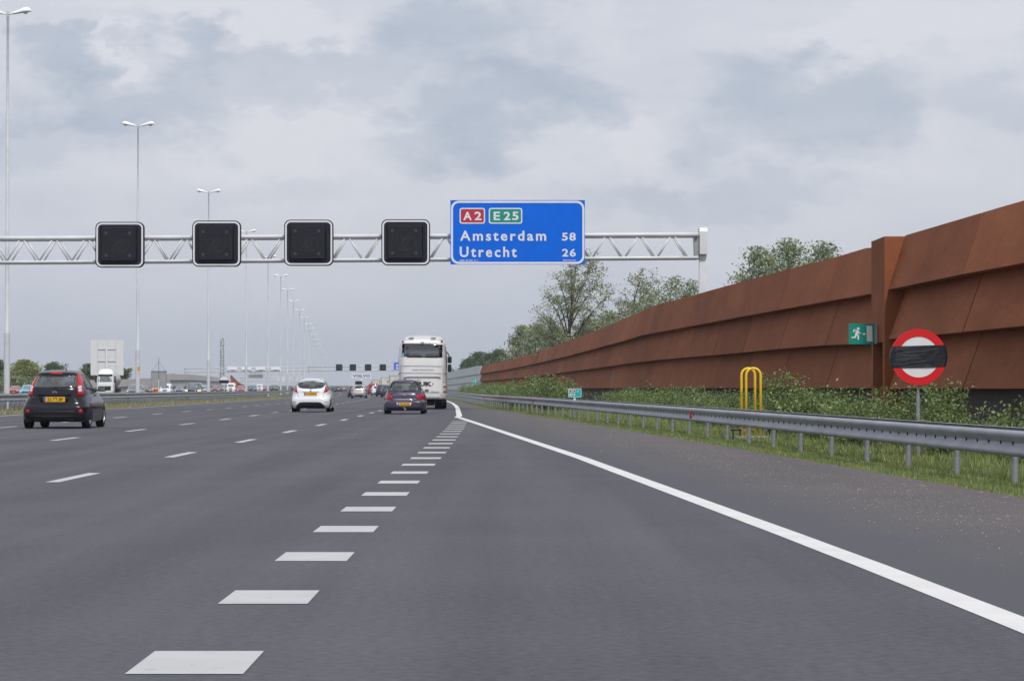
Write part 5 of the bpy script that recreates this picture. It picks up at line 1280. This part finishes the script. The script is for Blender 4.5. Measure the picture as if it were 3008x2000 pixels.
def car(kind, label, pm, px, Z, L=4.2, W=1.74, H=1.46, front=False, group=None, lit=False, extra=None, lamps='low'):
    g = ground(Z); a = heading(Z)
    t = thing({'van': 'van', 'suv': 'suv_car', 'saloon': 'saloon_car', 'estate': 'estate_car'}.get(kind, 'hatchback_car'), label, 'van' if kind == 'van' else 'car',
              (PX(px, Z), Z + (L if front else 0), g), a + (pi if front else 0), group)
    sh = gen(kind, L, W, H); hw = W / 2
    sh.body('body', pm, t, (), 34, 84, 2)
    zb, zt = (.7 * H, .925 * H) if kind != 'van' else (.6 * H, .86 * H)
    for md in ('rear', 'front'):
        if kind == 'van' and md == 'rear' and front: continue
        w0, w1 = sh.sl(zb)[0] * .84, sh.sl(zt)[0] * .84
        sh.patch('windscreen' if md == 'front' else 'rear_window', M['cabglass'] if md == 'front' else M['darkglass'], t, md, [(-w0, zb), (-w1, zt), (w1, zt), (w0, zb)], .008, 3, .2)
    for md in ('right', 'left'):
        y0, y1 = sh.sl(zb)[1] + .35, sh.sl(zb)[2] - .5; y2, y3 = sh.sl(zt)[1] + .4, sh.sl(zt)[2] - .35
        if kind == 'van': y0, y2 = y1 - 1.2, y3 - .9
        sh.patch('side_window', M['darkglass'], t, md, [(y0, zb), (y2, zt), (y3, zt), (y1, zb)], .006, 3, .3)
    if front:
        for s in (-1, 1):
            P = [(s * hw * .55, .46 * H), (s * hw * .6, .54 * H), (s * hw * .88, .55 * H), (s * hw * .9, .48 * H)][::s]
            sh.patch('headlight', M['lit_lamp'] if lit else M['headlamp'], t, 'front', P, .02, 2, .2)
        sh.patch('grille', M['trim'], t, 'front', [(-hw * .45, .4 * H), (-hw * .48, .5 * H), (hw * .48, .5 * H), (hw * .45, .4 * H)], .012, 2, .2)
        sh.patch('lower_grille', M['trim'], t, 'front', [(-hw * .6, .2 * H), (-hw * .6, .29 * H), (hw * .6, .29 * H), (hw * .6, .2 * H)], .01, 2, .3)
        sh.patch('number_plate', M['plate'], t, 'front', [(-.26, .31 * H), (-.26, .38 * H), (.26, .38 * H), (.26, .31 * H)], .02, 1, .3)
    else:
        for s in (-1, 1):
            if lamps == 'tall': P = [(s * hw * .78, .5 * H), (s * hw * .76, .72 * H), (s * hw * .88, .7 * H), (s * hw * .94, .5 * H)][::s]
            else: P = [(s * hw * .62, .5 * H), (s * hw * .66, .63 * H), (s * hw * .9, .64 * H), (s * hw * .93, .5 * H)][::s]
            sh.patch('tail_lamp', M['redlamp'], t, 'rear', P, .014, 2, .2)
        sh.patch('number_plate', M['plate'], t, 'rear', [(-.26, .5 * H), (-.26, .58 * H), (.26, .58 * H), (.26, .5 * H)], .02, 1, .3)
        sh.patch('lower_bumper', M['trim'], t, 'rear', [(-hw * .9, .17 * H), (-hw * .92, .27 * H), (hw * .92, .27 * H), (hw * .9, .17 * H)], .01, 2, .3)
    mirror_pair(t, sh, sh.sl(.68 * H)[2] - .35, .66 * H, M['trim'] if kind in ('van', 'suv') else pm, .18, .13, .02)
    r = .31 if kind not in ('van', 'suv') else .35
    wheels4(t, hw * .99, r, .8, L - .85, .2); arches(sh, t, r, .8, L - .85)
    mb = MB(); mb.box((0, L / 2, r * .75), (W * .8, L * .85, .12)); mb.build('underbody', M['under'], t)
    return t, sh
def pt_(n, c, **kw): return paint(n, c, **kw)
P_silver = pt_('silver_paint', (.5, .51, .53), metal=.5); P_red = pt_('red_paint', (.38, .015, .02)); P_dkblue = pt_('dark_blue_paint', (.015, .022, .045)); P_grey = pt_('grey_blue_paint', (.11, .13, .16), metal=.3)
P_teal = pt_('dark_teal_paint', (.02, .055, .06)); P_turq = pt_('turquoise_paint', (.06, .36, .47)); P_orange = pt_('orange_paint', (.5, .12, .04)); P_dkgrey = pt_('dark_grey_paint', (.03, .034, .04)); P_blue = pt_('blue_paint', (.04, .08, .15)); P_maroon = pt_('maroon_paint', (.13, .02, .025)); P_pink = pt_('faded_red_paint', (.32, .08, .09))
G1 = 'cars driving away on our carriageway'; G2 = 'traffic coming towards us on the opposite carriageway'
t, sh = car('estate', 'silver estate car with a roof box, ahead of the white hatchback', P_silver, 826.5, 312, 4.5, 1.76, 1.5, group=G1, lamps='tall')
mb = MB(); mb.box((-.05, 1.9, 1.72), (.75, 1.9, .34), bev=.12); kx = mb.build('roof_box', M['trim'], t, 'auto')
mb = MB()
for y in (1.35, 2.4): mb.bar((-.55, y, 1.54), (.55, y, 1.54), .02)
mb.build('roof_bar', M['trim'], t)
car('hatch', 'dark car with red tail lamps half hidden behind the silver estate', P_dkblue, 817, 345, 4.1, 1.72, 1.42, group=G1)
car('hatch', 'far dark car in the lane between the white hatchback and silver estate', P_dkblue, 778.5, 680, 4.2, 1.75, 1.42, group=G1)
car('estate', 'faint grey car farther away just right of the far dark one', P_grey, 791, 760, 4.4, 1.75, 1.42, group=G1)
car('van', 'red van beside the silver estate, its left side behind a white car', P_red, 860, 470, 4.8, 1.9, 1.85, group=G1, lamps='tall')
car('hatch', 'small white car in front of the red van', M['p_white'], 867, 440, 3.9, 1.68, 1.5, group=G1)
car('suv', 'dark blue estate car left of the plum car', P_dkblue, 881, 385, 4.5, 1.8, 1.62, group=G1, lamps='tall')
car('hatch', 'dark teal car mostly hidden behind the plum car', P_teal, 893.5, 345, 4.0, 1.72, 1.56, group=G1)
def box_truck(label, px, Z, cbox, w=2.5, h=3.7, L=9, cab=None):
    g = ground(Z); t = thing('box_lorry', label, 'lorry', (PX(px, Z), Z, g), heading(Z), 'lorries ahead in the right lane')
    mb = MB(); mb.box((0, L / 2, (1.05 + h) / 2), (w, L, h - 1.05), bev=.06); mb.build('cargo_box', cbox, t)
    mb = MB()
    for s in (-1, 1): mb.box((s * .02, -.02, (1.15 + h) / 2), (.03, .03, h - 1.3)); mb.box((s * (w / 2 - .05), -.02, (1.1 + h) / 2), (.08, .04, h - 1.1))
    mb.box((0, -.02, h - .06), (w, .04, .1)); mb.box((0, -.02, 1.1), (w, .04, .12)); mb.build('door_frame', M['grey_steel'], t)
    mb = MB(); mb.box((0, L / 2, .85), (1.0, L, .25)); mb.box((0, .05, .55), (w * .95, .1, .15)); mb.build('chassis', M['under'], t)
    mb = MB(); mb.box((0, L + 1.0, 1.9), (w * .96, 1.9, 2.6), bev=.2); mb.build('cab', cab or M['p_white'], t)
    for s in (-1, 1):
        mb = MB(); mb.box((s * w * .38, -.06, .85), (.35, .06, .14)); mb.build('tail_lamp', M['redlamp'], t)
        for y in (1.5, L + .8): wheel(t, s * (w / 2 - .25), y, .5, .5, M['galv_post'], 6)
        mb = MB(); mb.box((s * (w / 2 + .2), L + 1.6, 2.4), (.2, .12, .6), bev=.04); mb.build('mirror', M['trim'], t)
    return t
cream = mat('cream_box_panel', (.6, .55, .46), .5); whitebox = mat('off_white_box_panel', (.62, .6, .58), .5)
box_truck('cream box lorry seen above the small white car', 868.5, 800, cream, h=3.3)
box_truck('tall off white lorry beyond the plum car', 890, 700, whitebox, h=3.6)
box_truck('pale beige topped lorry half hidden by the coach', 911, 620, cream, h=3.75)

car('hatch', 'red car at the left edge seen past the lamp mast foot', P_red, 27, 420, 4.0, 1.7, 1.45, True, G2)
car('hatch', 'turquoise oncoming car half hidden by the near black hatchback', P_turq, 56, 308, 3.7, 1.7, 1.48, True, G2)
car('estate', 'blue grey oncoming car left of the second lamp mast', P_grey, 303, 296, 4.5, 1.78, 1.52, True, G2)
car('hatch', 'dark oncoming car just right of the second lamp mast', P_dkgrey, 332, 440, 4.1, 1.75, 1.45, True, G2)
car('hatch', 'orange oncoming car below the grey backed board', P_orange, 357, 420, 3.9, 1.7, 1.7, True, G2)
t, sh = car('van', 'white oncoming passenger van below the grey backed board', M['p_white'], 375.5, 400, 4.3, 1.8, 1.75, True, G2)
car('saloon', 'low blue oncoming saloon between the white van and the black off roader', P_blue, 409, 425, 4.4, 1.74, 1.42, True, G2)
car('suv', 'large black oncoming off roader with lit headlights', P_dkgrey, 439.5, 296, 4.6, 1.82, 1.68, True, G2, lit=True)
car('hatch', 'silver oncoming car left of the third lamp mast', P_silver, 466, 410, 4.0, 1.7, 1.5, True, G2)
car('hatch', 'maroon oncoming car just right of the third lamp mast', P_maroon, 492, 540, 4.0, 1.72, 1.45, True, G2)
car('saloon', 'dark teal oncoming car next to the white rounded van', P_teal, 508.5, 600, 4.3, 1.74, 1.45, True, G2)
car('van', 'white rounded oncoming van left of the bright red car', M['p_coach'], 527.5, 560, 5.0, 1.95, 2.05, True, G2)
car('hatch', 'bright red oncoming car in front of the rust red wall end', P_red, 552, 475, 4.1, 1.72, 1.48, True, G2)
car('suv', 'blue oncoming car right of the fourth lamp mast', P_blue, 579, 640, 4.3, 1.78, 1.65, True, G2)
car('van', 'distant white oncoming van right of the blue one', M['p_white'], 595, 760, 4.8, 1.95, 1.95, True, G2)
car('hatch', 'distant faded red oncoming car', P_pink, 609.5, 800, 4.2, 1.75, 1.5, True, G2)
car('suv', 'distant dark oncoming off roader near the left end of the white hatchback', P_dkgrey, 628.5, 690, 4.6, 1.85, 1.75, True, G2)
# tanker lorry coming towards us
Z = 420; L = 14; t = thing('tanker_lorry', 'white oncoming lorry with a rounded dull metal tank, in front of the big sign back', 'lorry', (PX(230, Z), Z + L, ground(Z)), heading(Z) + pi)
sh = Shell([(.35, 1.15, L - 2.2, L - .05, 8, 7), (.6, 1.24, L - 2.25, L, 8, 7), (1.6, 1.24, L - 2.25, L, 8, 7), (2.1, 1.22, L - 2.25, L - .08, 8, 7), (2.9, 1.16, L - 2.2, L - .3, 7, 6), (3.2, 1.12, L - 2.1, L - .5, 6, 5), (3.6, 1.0, L - 1.95, L - .9, 5, 4), (3.85, .75, L - 1.8, L - 1.2, 3.5, 3), (3.92, .4, L - 1.7, L - 1.35, 3, 2.5)])
sh.body('cab', M['p_coach'], t, (), 40, 80, 1)
sh.patch('windscreen', M['cabglass'], t, 'front', [(-1.02, 2.0), (-.98, 2.8), (.98, 2.8), (1.02, 2.0)], .012, 3, .2)
sh.patch('sun_visor', M['trim'], t, 'front', [(-1.02, 2.82), (-1.0, 3.1), (1.0, 3.1), (1.02, 2.82)], .05, 2, .2)
sh.patch('grille', M['trim'], t, 'front', [(-.8, .75), (-.85, 1.4), (.85, 1.4), (.8, .75)], .012, 2, .3)
for s in (-1, 1):
    sh.patch('headlight', M['headlamp'], t, 'front', [(s * .85, .65), (s * .85, .9), (s * 1.12, .9), (s * 1.12, .65)][::s], .012, 2, .2)
    sh.patch('side_window', M['darkglass'], t, 'right' if s > 0 else 'left', [(L - 1.5, 2.0), (L - 1.5, 2.8), (L - .8, 2.8), (L - .5, 2.0)], .01, 2, .3)
    mb = MB(); mb.box((s * 1.4, L - .5, 2.35), (.22, .18, .95), bev=.05); mb.bar((s * 1.1, L - .6, 2.85), (s * 1.4, L - .5, 2.85), .03); mb.build('mirror', M['trim'], t)
    for y in (1.2, 2.5, 3.8, L - 3.0, L - 1.2): wheel(t, s * .98, y, .5, .5, M['galv_post'], 6)
mb = MB(); rr = 1.22; mb.lathe([(0, L - 2.9), (.7, L - 2.95), (1.05, L - 3.1), (rr, L - 3.5), (rr, .5), (1.0, .2), (0, .1)], (0, 0, 2.35), 'y', 32); mb.build('tank', M['tank'], t, 'auto')
mb = MB(); mb.box((0, L / 2, .85), (1.0, L - 1, .3)); mb.box((0, L / 2 - 1, 1.15), (1.6, L - 5, .25)); mb.build('chassis', M['under'], t)
# ------------------------------------------------------------------ trees
def tree(label, loc, H, W, mats, seed, nleaf=5000, th=.25, limbs=12, leaf=.16, lean=.06, group=None, dense=.5, droop=0, shape='oval', name='tree', cl_r=.5, lean2=.0, vase=False):
    rs = random.Random(seed); r2 = np.random.default_rng(seed)
    t = thing(name, label, 'tree', loc, 0, group)
    def axis(u): return Vector((lean * H * u ** 1.8 + .015 * H * math.sin(5 * u + seed), .01 * H * math.sin(4 * u), H * u))
    mb = MB(); r0 = .017 * H + .03
    mb.tube([axis(.92 * i / 9) - Vector((0, 0, .2 if i == 0 else 0)) for i in range(10)], [r0 * (1 - .88 * i / 9) for i in range(10)], 8)
    cls = []
    def prof(u):
        v = max(0., min(1., (u - th) / (1 - th)))
        if shape == 'oval': return (math.sin(pi * (.12 + .86 * v) ** .85)) ** .7 if v < .99 else .2
        if shape == 'column': return .55 + .45 * math.sin(pi * min(1, .2 + .75 * v)) if v < .95 else .35
        return 1.0 * (1 - v ** 3) ** .5 * (.75 + .25 * min(1, v * 4))
    for k in range(limbs):
        u = th * .8 + (.93 - th * .8) * (k + rs.random() * .6) / limbs
        a = k * 2.4 + rs.uniform(-.5, .5); P0 = axis(u)
        ln = W / 2 * (.25 + .75 * prof(min(1, u + .12))) * rs.uniform(.8, 1.12); up = ln * (.75 - .35 * u) * rs.uniform(.7, 1.2) * (1 - droop)
        d = Vector((math.cos(a), math.sin(a), 0)); P = []
        if vase:         # limbs fork low and sweep upwards
            v = (k + .5) / limbs; P0 = axis(th * .75 + (.5 - th * .5) * v * rs.uniform(.8, 1.1)); T = axis(th + .08 + (.94 - th - .08) * v ** .85) + d * W / 2 * prof(th + (1 - th) * (.1 + .85 * v)) * rs.uniform(.65, 1.1)
            T += Vector((lean2 * W * .3 * v, 0, 0)); ln = max(1.2, (T - P0).length * .8); up = 0
            for i in range(6):
                q = i / 5; P.append(P0.lerp(T, q) + Vector((0, 0, .12 * (T.z - P0.z) * (q - q * q))) - d * ln * .12 * (q - q * q) * 2)
        for i in range(0 if vase else 6):
            s = i / 5; P.append(P0 + d * ln * s + Vector((lean2 * ln * s * s, 0, up * s ** 1.25 - droop * ln * .55 * s ** 2.5)))
        rl = r0 * (1 - .85 * u) * .55 if not vase else r0 * .5 * (1 - .4 * v)
        mb.tube(P, [rl * (1 - .85 * i / 5) for i in range(6)], 5)
        for i in range(2, 6): cls.append((P[i], .55 + .25 * rs.random()))
        for q in range(5):
            s = rs.uniform(.3, 1.0); i = min(4, int(s * 5)); b = P[i].lerp(P[i + 1], s * 5 - i)
            dd = Vector((rs.gauss(0, 1), rs.gauss(0, 1), rs.gauss(.5, .6) - droop)).normalized() * ln * rs.uniform(.2, .42)
            e = b + dd + Vector((lean2 * dd.length, 0, 0)); mb.tube([b, (b + e) / 2 + Vector((0, 0, .04 * ln)), e], [rl * .35, rl * .22, rl * .08], 4)
            cls += [(e, .8), ((b + e) / 2, .6)]
    for q in range(6): cls.append((axis(.8 + .2 * q / 5), .6))
    mb.build('trunk', M['bark'], t, True)
    for q in range(int(len(cls) * dense)):       # filling clumps inside the crown
        u = th + (1 - th) * rs.random(); a = rs.random() * 2 * pi; rr = W / 2 * prof(u) * math.sqrt(rs.random()) * .9
        p = axis(u); cls.append((p + Vector((rr * math.cos(a), rr * math.sin(a), 0)), .8))
    pc = np.array([list(c[0]) for c in cls]); ps = np.array([c[1] for c in cls])
    per = max(4, int(nleaf * 1.7) // len(cls)); C = np.repeat(pc, per, 0) + r2.normal(size=(len(cls) * per, 3)) * (np.repeat(ps, per)[:, None] * cl_r * np.array([1, 1, .62]))
    if droop: C[:, 2] -= np.abs(r2.normal(size=len(C))) * .35 * cl_r * 2
    C = C[C[:, 2] > .3]
    lim = H * 1.02; C = C[C[:, 2] < lim]
    nm = len(mats); clidx = np.repeat(r2.integers(0, nm, len(cls)), per)[:len(C)] if nm > 1 else np.zeros(len(C), int)
    idx = np.where(r2.random(len(C)) < .55, clidx, r2.integers(0, nm, len(C)))
    global rng; old = rng; rng = r2
    V = leaf_quads(C, leaf * (.6 + .8 * r2.random(len(C))), .5); rng = old
    quads('crown', V, idx, mats, t)
    return t
def tl(px, Z): return (PX(px, Z), Z, ground(Z))
def hz(y, Z): return PZ(y, Z) - ground(Z)
TG = 'trees behind the rusty noise barrier'
tree('tall open crowned poplar with visible dark trunk, under the right end of the blue sign', tl(1313, 330), hz(578, 330), 10.8, M['poplar'], 3, 8200, .2, 22, .12, .03, TG, .3, 0, 'oval', cl_r=.5, lean2=.14, vase=True)
tree('slender loose tree with a forked dark stem, right of the tall poplar', tl(1438, 290), hz(622, 290), 5.6, M['poplar'], 8, 3600, .2, 14, .115, .14, TG, .3, 0, 'oval', cl_r=.45, lean2=.25, vase=True)
tree('bushy grey green tree leaning right, between the slender tree and the gantry post', tl(1525, 250), hz(640, 250), 6.0, M['willow'], 12, 4200, .1, 14, .115, .1, TG, .6, 0, 'oval', cl_r=.45, lean2=.25, vase=True)
tree('small bushy grey green tree at the left of the gantry post', tl(1478, 262), hz(672, 262), 5.5, M['willow'], 13, 3000, .1, 12, .115, .1, TG, .6, 0, 'oval', cl_r=.45, lean2=.2)
tree('grey green tree top close to the gantry post foot', tl(1572, 232), hz(648, 232), 3.6, M['willow'], 14, 2200, .15, 10, .11, .08, TG, .5, 0, 'oval', cl_r=.4, lean2=.25)
TW = 'willow tops above the barrier right of the gantry post'
for i, (px, y, W) in enumerate(((1730, 575, 5.0), (1802, 555, 5.2), (1880, 562, 4.6))):
    Z = 172 + 3 * i; tree('airy grey green willow top above the barrier right of the gantry post, ' + ['leftmost of three', 'middle of three', 'rightmost of three'][i], tl(px, Z), hz(y, Z), W, M['willow'], 30 + i, 5200, .2, 16, .1, .06, TW, 1.0, 0, 'oval', vase=True, cl_r=.42, lean2=.3)
TB = 'tree row beyond the tall poplar'
for i, (px, y, W, Z) in enumerate(((1195, 752, 6.5, 470), (1232, 748, 7, 455), (1272, 752, 7, 440), (1305, 775, 7, 420), (1345, 738, 6, 400), (1396, 720, 6, 370))):
    tree('dense blue green tree in the row beyond the poplar, ' + ORD[i] + ' from the coach side', tl(px, Z), hz(y, Z), W, M['willow'] if i % 2 else M['poplar'], 50 + i, 3600, .08, 12, .2, .05, TB, .9, 0, 'oval', cl_r=.6, lean2=.1)
TF = 'hazy far trees above the pale grey barrier'
for i, (px, y, W, Z) in enumerate(((1078, 826, 8, 760), (1103, 812, 9, 740), (1122, 816, 7, 720), (1147, 806, 8, 700))):
    tree('hazy far tree above the pale grey barrier, ' + ORD[i] + ' from the coach side', tl(px, Z), hz(y, Z), W, M['darkgreen'], 60 + i, 2600, .08, 11, .3, .03, TF, .9, 0, 'oval', cl_r=.8)
TLg = 'trees beyond the opposite carriageway'
tree('dark green tree cut by the left edge of the view', tl(-12, 560), hz(827, 560), 6, M['darkgreen'], 70, 3600, .03, 13, .22, .0, TLg, 1.2, 0, 'dome', cl_r=.6)
tree('broad yellow green willow right of the first lamp mast', tl(56, 545), hz(829, 545), 8.0, M['yellowgreen'], 71, 7000, .03, 16, .2, .0, TLg, 1.2, .35, 'dome', cl_r=.6)
tree('low grey green bush at the foot of the yellow green willow', tl(38, 500), hz(868, 500), 6, M['willow'], 72, 3000, .02, 10, .2, .0, TLg, 1.2, 0, 'dome', cl_r=.5)
tree('small dark round tree above the roof of the near black hatchback', tl(122, 640), hz(834, 640), 5.0, M['darkgreen'], 73, 2600, .04, 11, .24, .0, TLg, 1.1, 0, 'dome', cl_r=.55)
tree('dark bushy tree at the left edge of the big sign back', tl(204, 600), hz(838, 600), 4.0, M['darkgreen'], 74, 2200, .04, 10, .24, .0, TLg, 1.0, 0, 'dome', cl_r=.5)
tree('dark green tree below the right corner of the big sign back', tl(272, 600), hz(849, 600), 5.4, M['darkgreen'], 75, 2800, .04, 11, .24, .0, TLg, 1.1, 0, 'dome', cl_r=.5)
tree('very small dark bush on top line of the low pale wall', tl(396, 900), hz(862, 900), 5, M['darkgreen'], 76, 1200, .05, 8, .3, .0, TLg, 1.0, 0, 'dome', cl_r=.6)

# ------------------------------------------------------------------ haze
hb = MB(); hb.box((0, 2050, 29), (2980, 4290, 62.5))
m = bpy.data.materials.new('haze'); m.use_nodes = True; nt = m.node_tree; nt.nodes.clear()
o_ = nn(nt, 'ShaderNodeOutputMaterial'); v_ = nn(nt, 'ShaderNodeVolumePrincipled'); v_.inputs['Color'].default_value = (.9, .94, 1.0, 1); v_.inputs['Density'].default_value = HAZE; v_.inputs['Anisotropy'].default_value = .2
nt.links.new(v_.outputs[0], o_.inputs['Volume'])
if HAZE > 0:
    h = hb.build('haze', m); tag(h, kind='stuff')

# ------------------------------------------------------------------ sky: cloudy daylight
ELEV, AZ = math.radians(51), math.radians(170)       # hazy sun behind the right shoulder
w = bpy.data.worlds.new('World'); SC.world = w; w.use_nodes = True; nt = w.node_tree; L = nt.links.new
bg = nt.nodes['Background']
sky = nn(nt, 'ShaderNodeTexSky', sky_type='NISHITA'); sky.sun_disc = False; sky.sun_elevation = ELEV; sky.sun_rotation = AZ; sky.air_density = 1; sky.dust_density = 2
tc = nn(nt, 'ShaderNodeTexCoord'); sp = nn(nt, 'ShaderNodeSeparateXYZ'); L(tc.outputs['Generated'], sp.inputs[0])
def mth(op, a, b=None, c=None):
    n = nn(nt, 'ShaderNodeMath', operation=op)
    for i, q in enumerate((a, b, c)):
        if q is None: continue
        if isinstance(q, (int, float)): n.inputs[i].default_value = q
        else: L(q, n.inputs[i])
    return n.outputs[0]
yc = mth('MAXIMUM', sp.outputs['Y'], .05)
u = mth('DIVIDE', sp.outputs['X'], yc); v = mth('DIVIDE', sp.outputs['Z'], yc)
cb = nn(nt, 'ShaderNodeCombineXYZ'); L(u, cb.inputs[0]); L(v, cb.inputs[1])
mp = nn(nt, 'ShaderNodeMapping'); mp.inputs['Scale'].default_value = (22, 40, 1); L(cb.outputs[0], mp.inputs['Vector'])
dn = nn(nt, 'ShaderNodeTexNoise'); dn.inputs['Scale'].default_value = 1.0; dn.inputs['Detail'].default_value = 7; dn.inputs['Roughness'].default_value = .62; L(mp.outputs[0], dn.inputs['Vector'])
mp2 = nn(nt, 'ShaderNodeMapping'); mp2.inputs['Scale'].default_value = (9, 22, 1); mp2.inputs['Location'].default_value = (3.1, 1.7, 0); L(cb.outputs[0], mp2.inputs['Vector'])
fn = nn(nt, 'ShaderNodeTexNoise'); fn.inputs['Scale'].default_value = 1.0; fn.inputs['Detail'].default_value = 8; fn.inputs['Roughness'].default_value = .6; L(mp2.outputs[0], fn.inputs['Vector'])
dc = nn(nt, 'ShaderNodeSeparateColor'); L(dn.outputs['Color'], dc.inputs[0])
du = mth('MULTIPLY', mth('SUBTRACT', dc.outputs[0], .5), .1); dv = mth('MULTIPLY', mth('SUBTRACT', dc.outputs[1], .5), .07)
uu = mth('ADD', u, du); vv = mth('ADD', v, dv)
blobs = [(760, 140, 470, 80, .55), (1080, 60, 330, 75, .6), (1130, 240, 330, 120, .85), (1010, 330, 260, 60, .3), (1900, 215, 330, 125, .8), (1800, 320, 300, 60, .3), (130, 150, 130, 48, .7), (300, 240, 420, 90, .65), (430, 130, 150, 60, .5), (130, 330, 300, 90, .4),
         (1650, 440, 420, 60, .4), (2300, 250, 120, 100, .35), (640, 420, 330, 60, .3),
         (715, 270, 200, 55, -.5), (985, 190, 130, 45, -.45), (110, 245, 70, 40, -.35), (1300, 40, 240, 60, -.3), (560, 30, 380, 50, -.4), (1480, 330, 170, 70, -.3), (2100, 60, 400, 60, -.3), (250, 120, 40, 40, -.4)]
acc = .18
for (x, y, rx_, ry_, am) in blobs:
    cu, cv = (x - CX) / F, (HY - y) / F
    a = mth('MULTIPLY', mth('SUBTRACT', uu, cu), F / rx_); b = mth('MULTIPLY', mth('SUBTRACT', vv, cv), F / ry_)
    d = mth('SQRT', mth('ADD', mth('MULTIPLY', a, a), mth('MULTIPLY', b, b)))
    r = nn(nt, 'ShaderNodeMapRange', interpolation_type='SMOOTHSTEP'); r.inputs['From Min'].default_value = .35; r.inputs['From Max'].default_value = 1.15; r.inputs['To Min'].default_value = am * .75; r.inputs['To Max'].default_value = 0
    L(d, r.inputs['Value']); acc = mth('ADD', acc, r.outputs['Result'])
acc = mth('ADD', acc, mth('MULTIPLY', mth('SUBTRACT', fn.outputs['Fac'], .5), 1.25))
low = nn(nt, 'ShaderNodeMapRange'); low.inputs['From Min'].default_value = .075; low.inputs['From Max'].default_value = .0; L(v, low.inputs['Value'])
accl = nn(nt, 'ShaderNodeMix'); L(mth('MULTIPLY', low.outputs['Result'], .85), accl.inputs['Factor']); L(acc, accl.inputs['A']); accl.inputs['B'].default_value = .8
# elsewhere in the sky: plain broken overcast
gn = nn(nt, 'ShaderNodeTexNoise'); gn.inputs['Scale'].default_value = 2.6; gn.inputs['Detail'].default_value = 6; L(tc.outputs['Generated'], gn.inputs['Vector'])
front = nn(nt, 'ShaderNodeMapRange'); front.inputs['From Min'].default_value = .55; front.inputs['From Max'].default_value = .85; L(sp.outputs['Y'], front.inputs['Value'])
gm = nn(nt, 'ShaderNodeMix'); L(front.outputs['Result'], gm.inputs['Factor']); L(mth('MULTIPLY_ADD', gn.outputs['Fac'], 2.0, -.6), gm.inputs['A']); L(accl.outputs['Result'], gm.inputs['B'])
cl = nn(nt, 'ShaderNodeMix', data_type='RGBA'); L(gm.outputs['Result'], cl.inputs['Factor'])
cl.inputs['A'].default_value = (.73, .74, .8, 1); cl.inputs['B'].default_value = (.44, .503, .613, 1)
# overcast sky is brighter overhead
el = nn(nt, 'ShaderNodeMapRange'); el.inputs['From Min'].default_value = .14; el.inputs['From Max'].default_value = .95; el.inputs['To Min'].default_value = 1.0; el.inputs['To Max'].default_value = ZEN; L(sp.outputs['Z'], el.inputs['Value'])
vm = nn(nt, 'ShaderNodeVectorMath', operation='SCALE'); L(cl.outputs['Result'], vm.inputs[0]); L(mth('MULTIPLY', el.outputs['Result'], SKYK), vm.inputs['Scale'])
sk = nn(nt, 'ShaderNodeVectorMath', operation='SCALE'); L(sky.outputs[0], sk.inputs[0]); sk.inputs['Scale'].default_value = 1.0
mxs = nn(nt, 'ShaderNodeMix', data_type='RGBA'); mxs.inputs['Factor'].default_value = .93; L(sk.outputs[0], mxs.inputs['A']); L(vm.outputs[0], mxs.inputs['B'])
L(mxs.outputs['Result'], bg.inputs['Color']); bg.inputs['Strength'].default_value = .1
sl = bpy.data.lights.new('sun', 'SUN'); sl.energy = SUN; sl.angle = math.radians(9); sl.color = (1, .96, .9)
so = bpy.data.objects.new('sun', sl); COL.objects.link(so)
dirv = Vector((.3 * math.cos(ELEV), -.954 * math.cos(ELEV), math.sin(ELEV)))
so.rotation_euler = dirv.to_track_quat('Z', 'Y').to_euler(); so.location = (0, -20, 50)
sky.sun_rotation = math.atan2(dirv.x, dirv.y)

# ------------------------------------------------------------------ camera & render settings
cd = bpy.data.cameras.new('camera'); co = bpy.data.objects.new('camera', cd); COL.objects.link(co); SC.camera = co
co.location = (0, 0, CAMH); co.rotation_euler = (pi / 2 + math.atan((HY - 784) / F), 0, 0)
cd.sensor_width = 36; cd.lens = 36 * F / 2358.0; cd.clip_start = .1; cd.clip_end = 9000
SC.view_settings.view_transform = 'Standard'; SC.view_settings.look = 'None'; SC.view_settings.exposure = 0; SC.view_settings.gamma = 1
SC.cycles.max_bounces = 8; SC.cycles.transparent_max_bounces = 16; SC.cycles.volume_bounces = 0
SC.cycles.use_denoising = True
SC.render.resolution_x, SC.render.resolution_y = 1024, 680
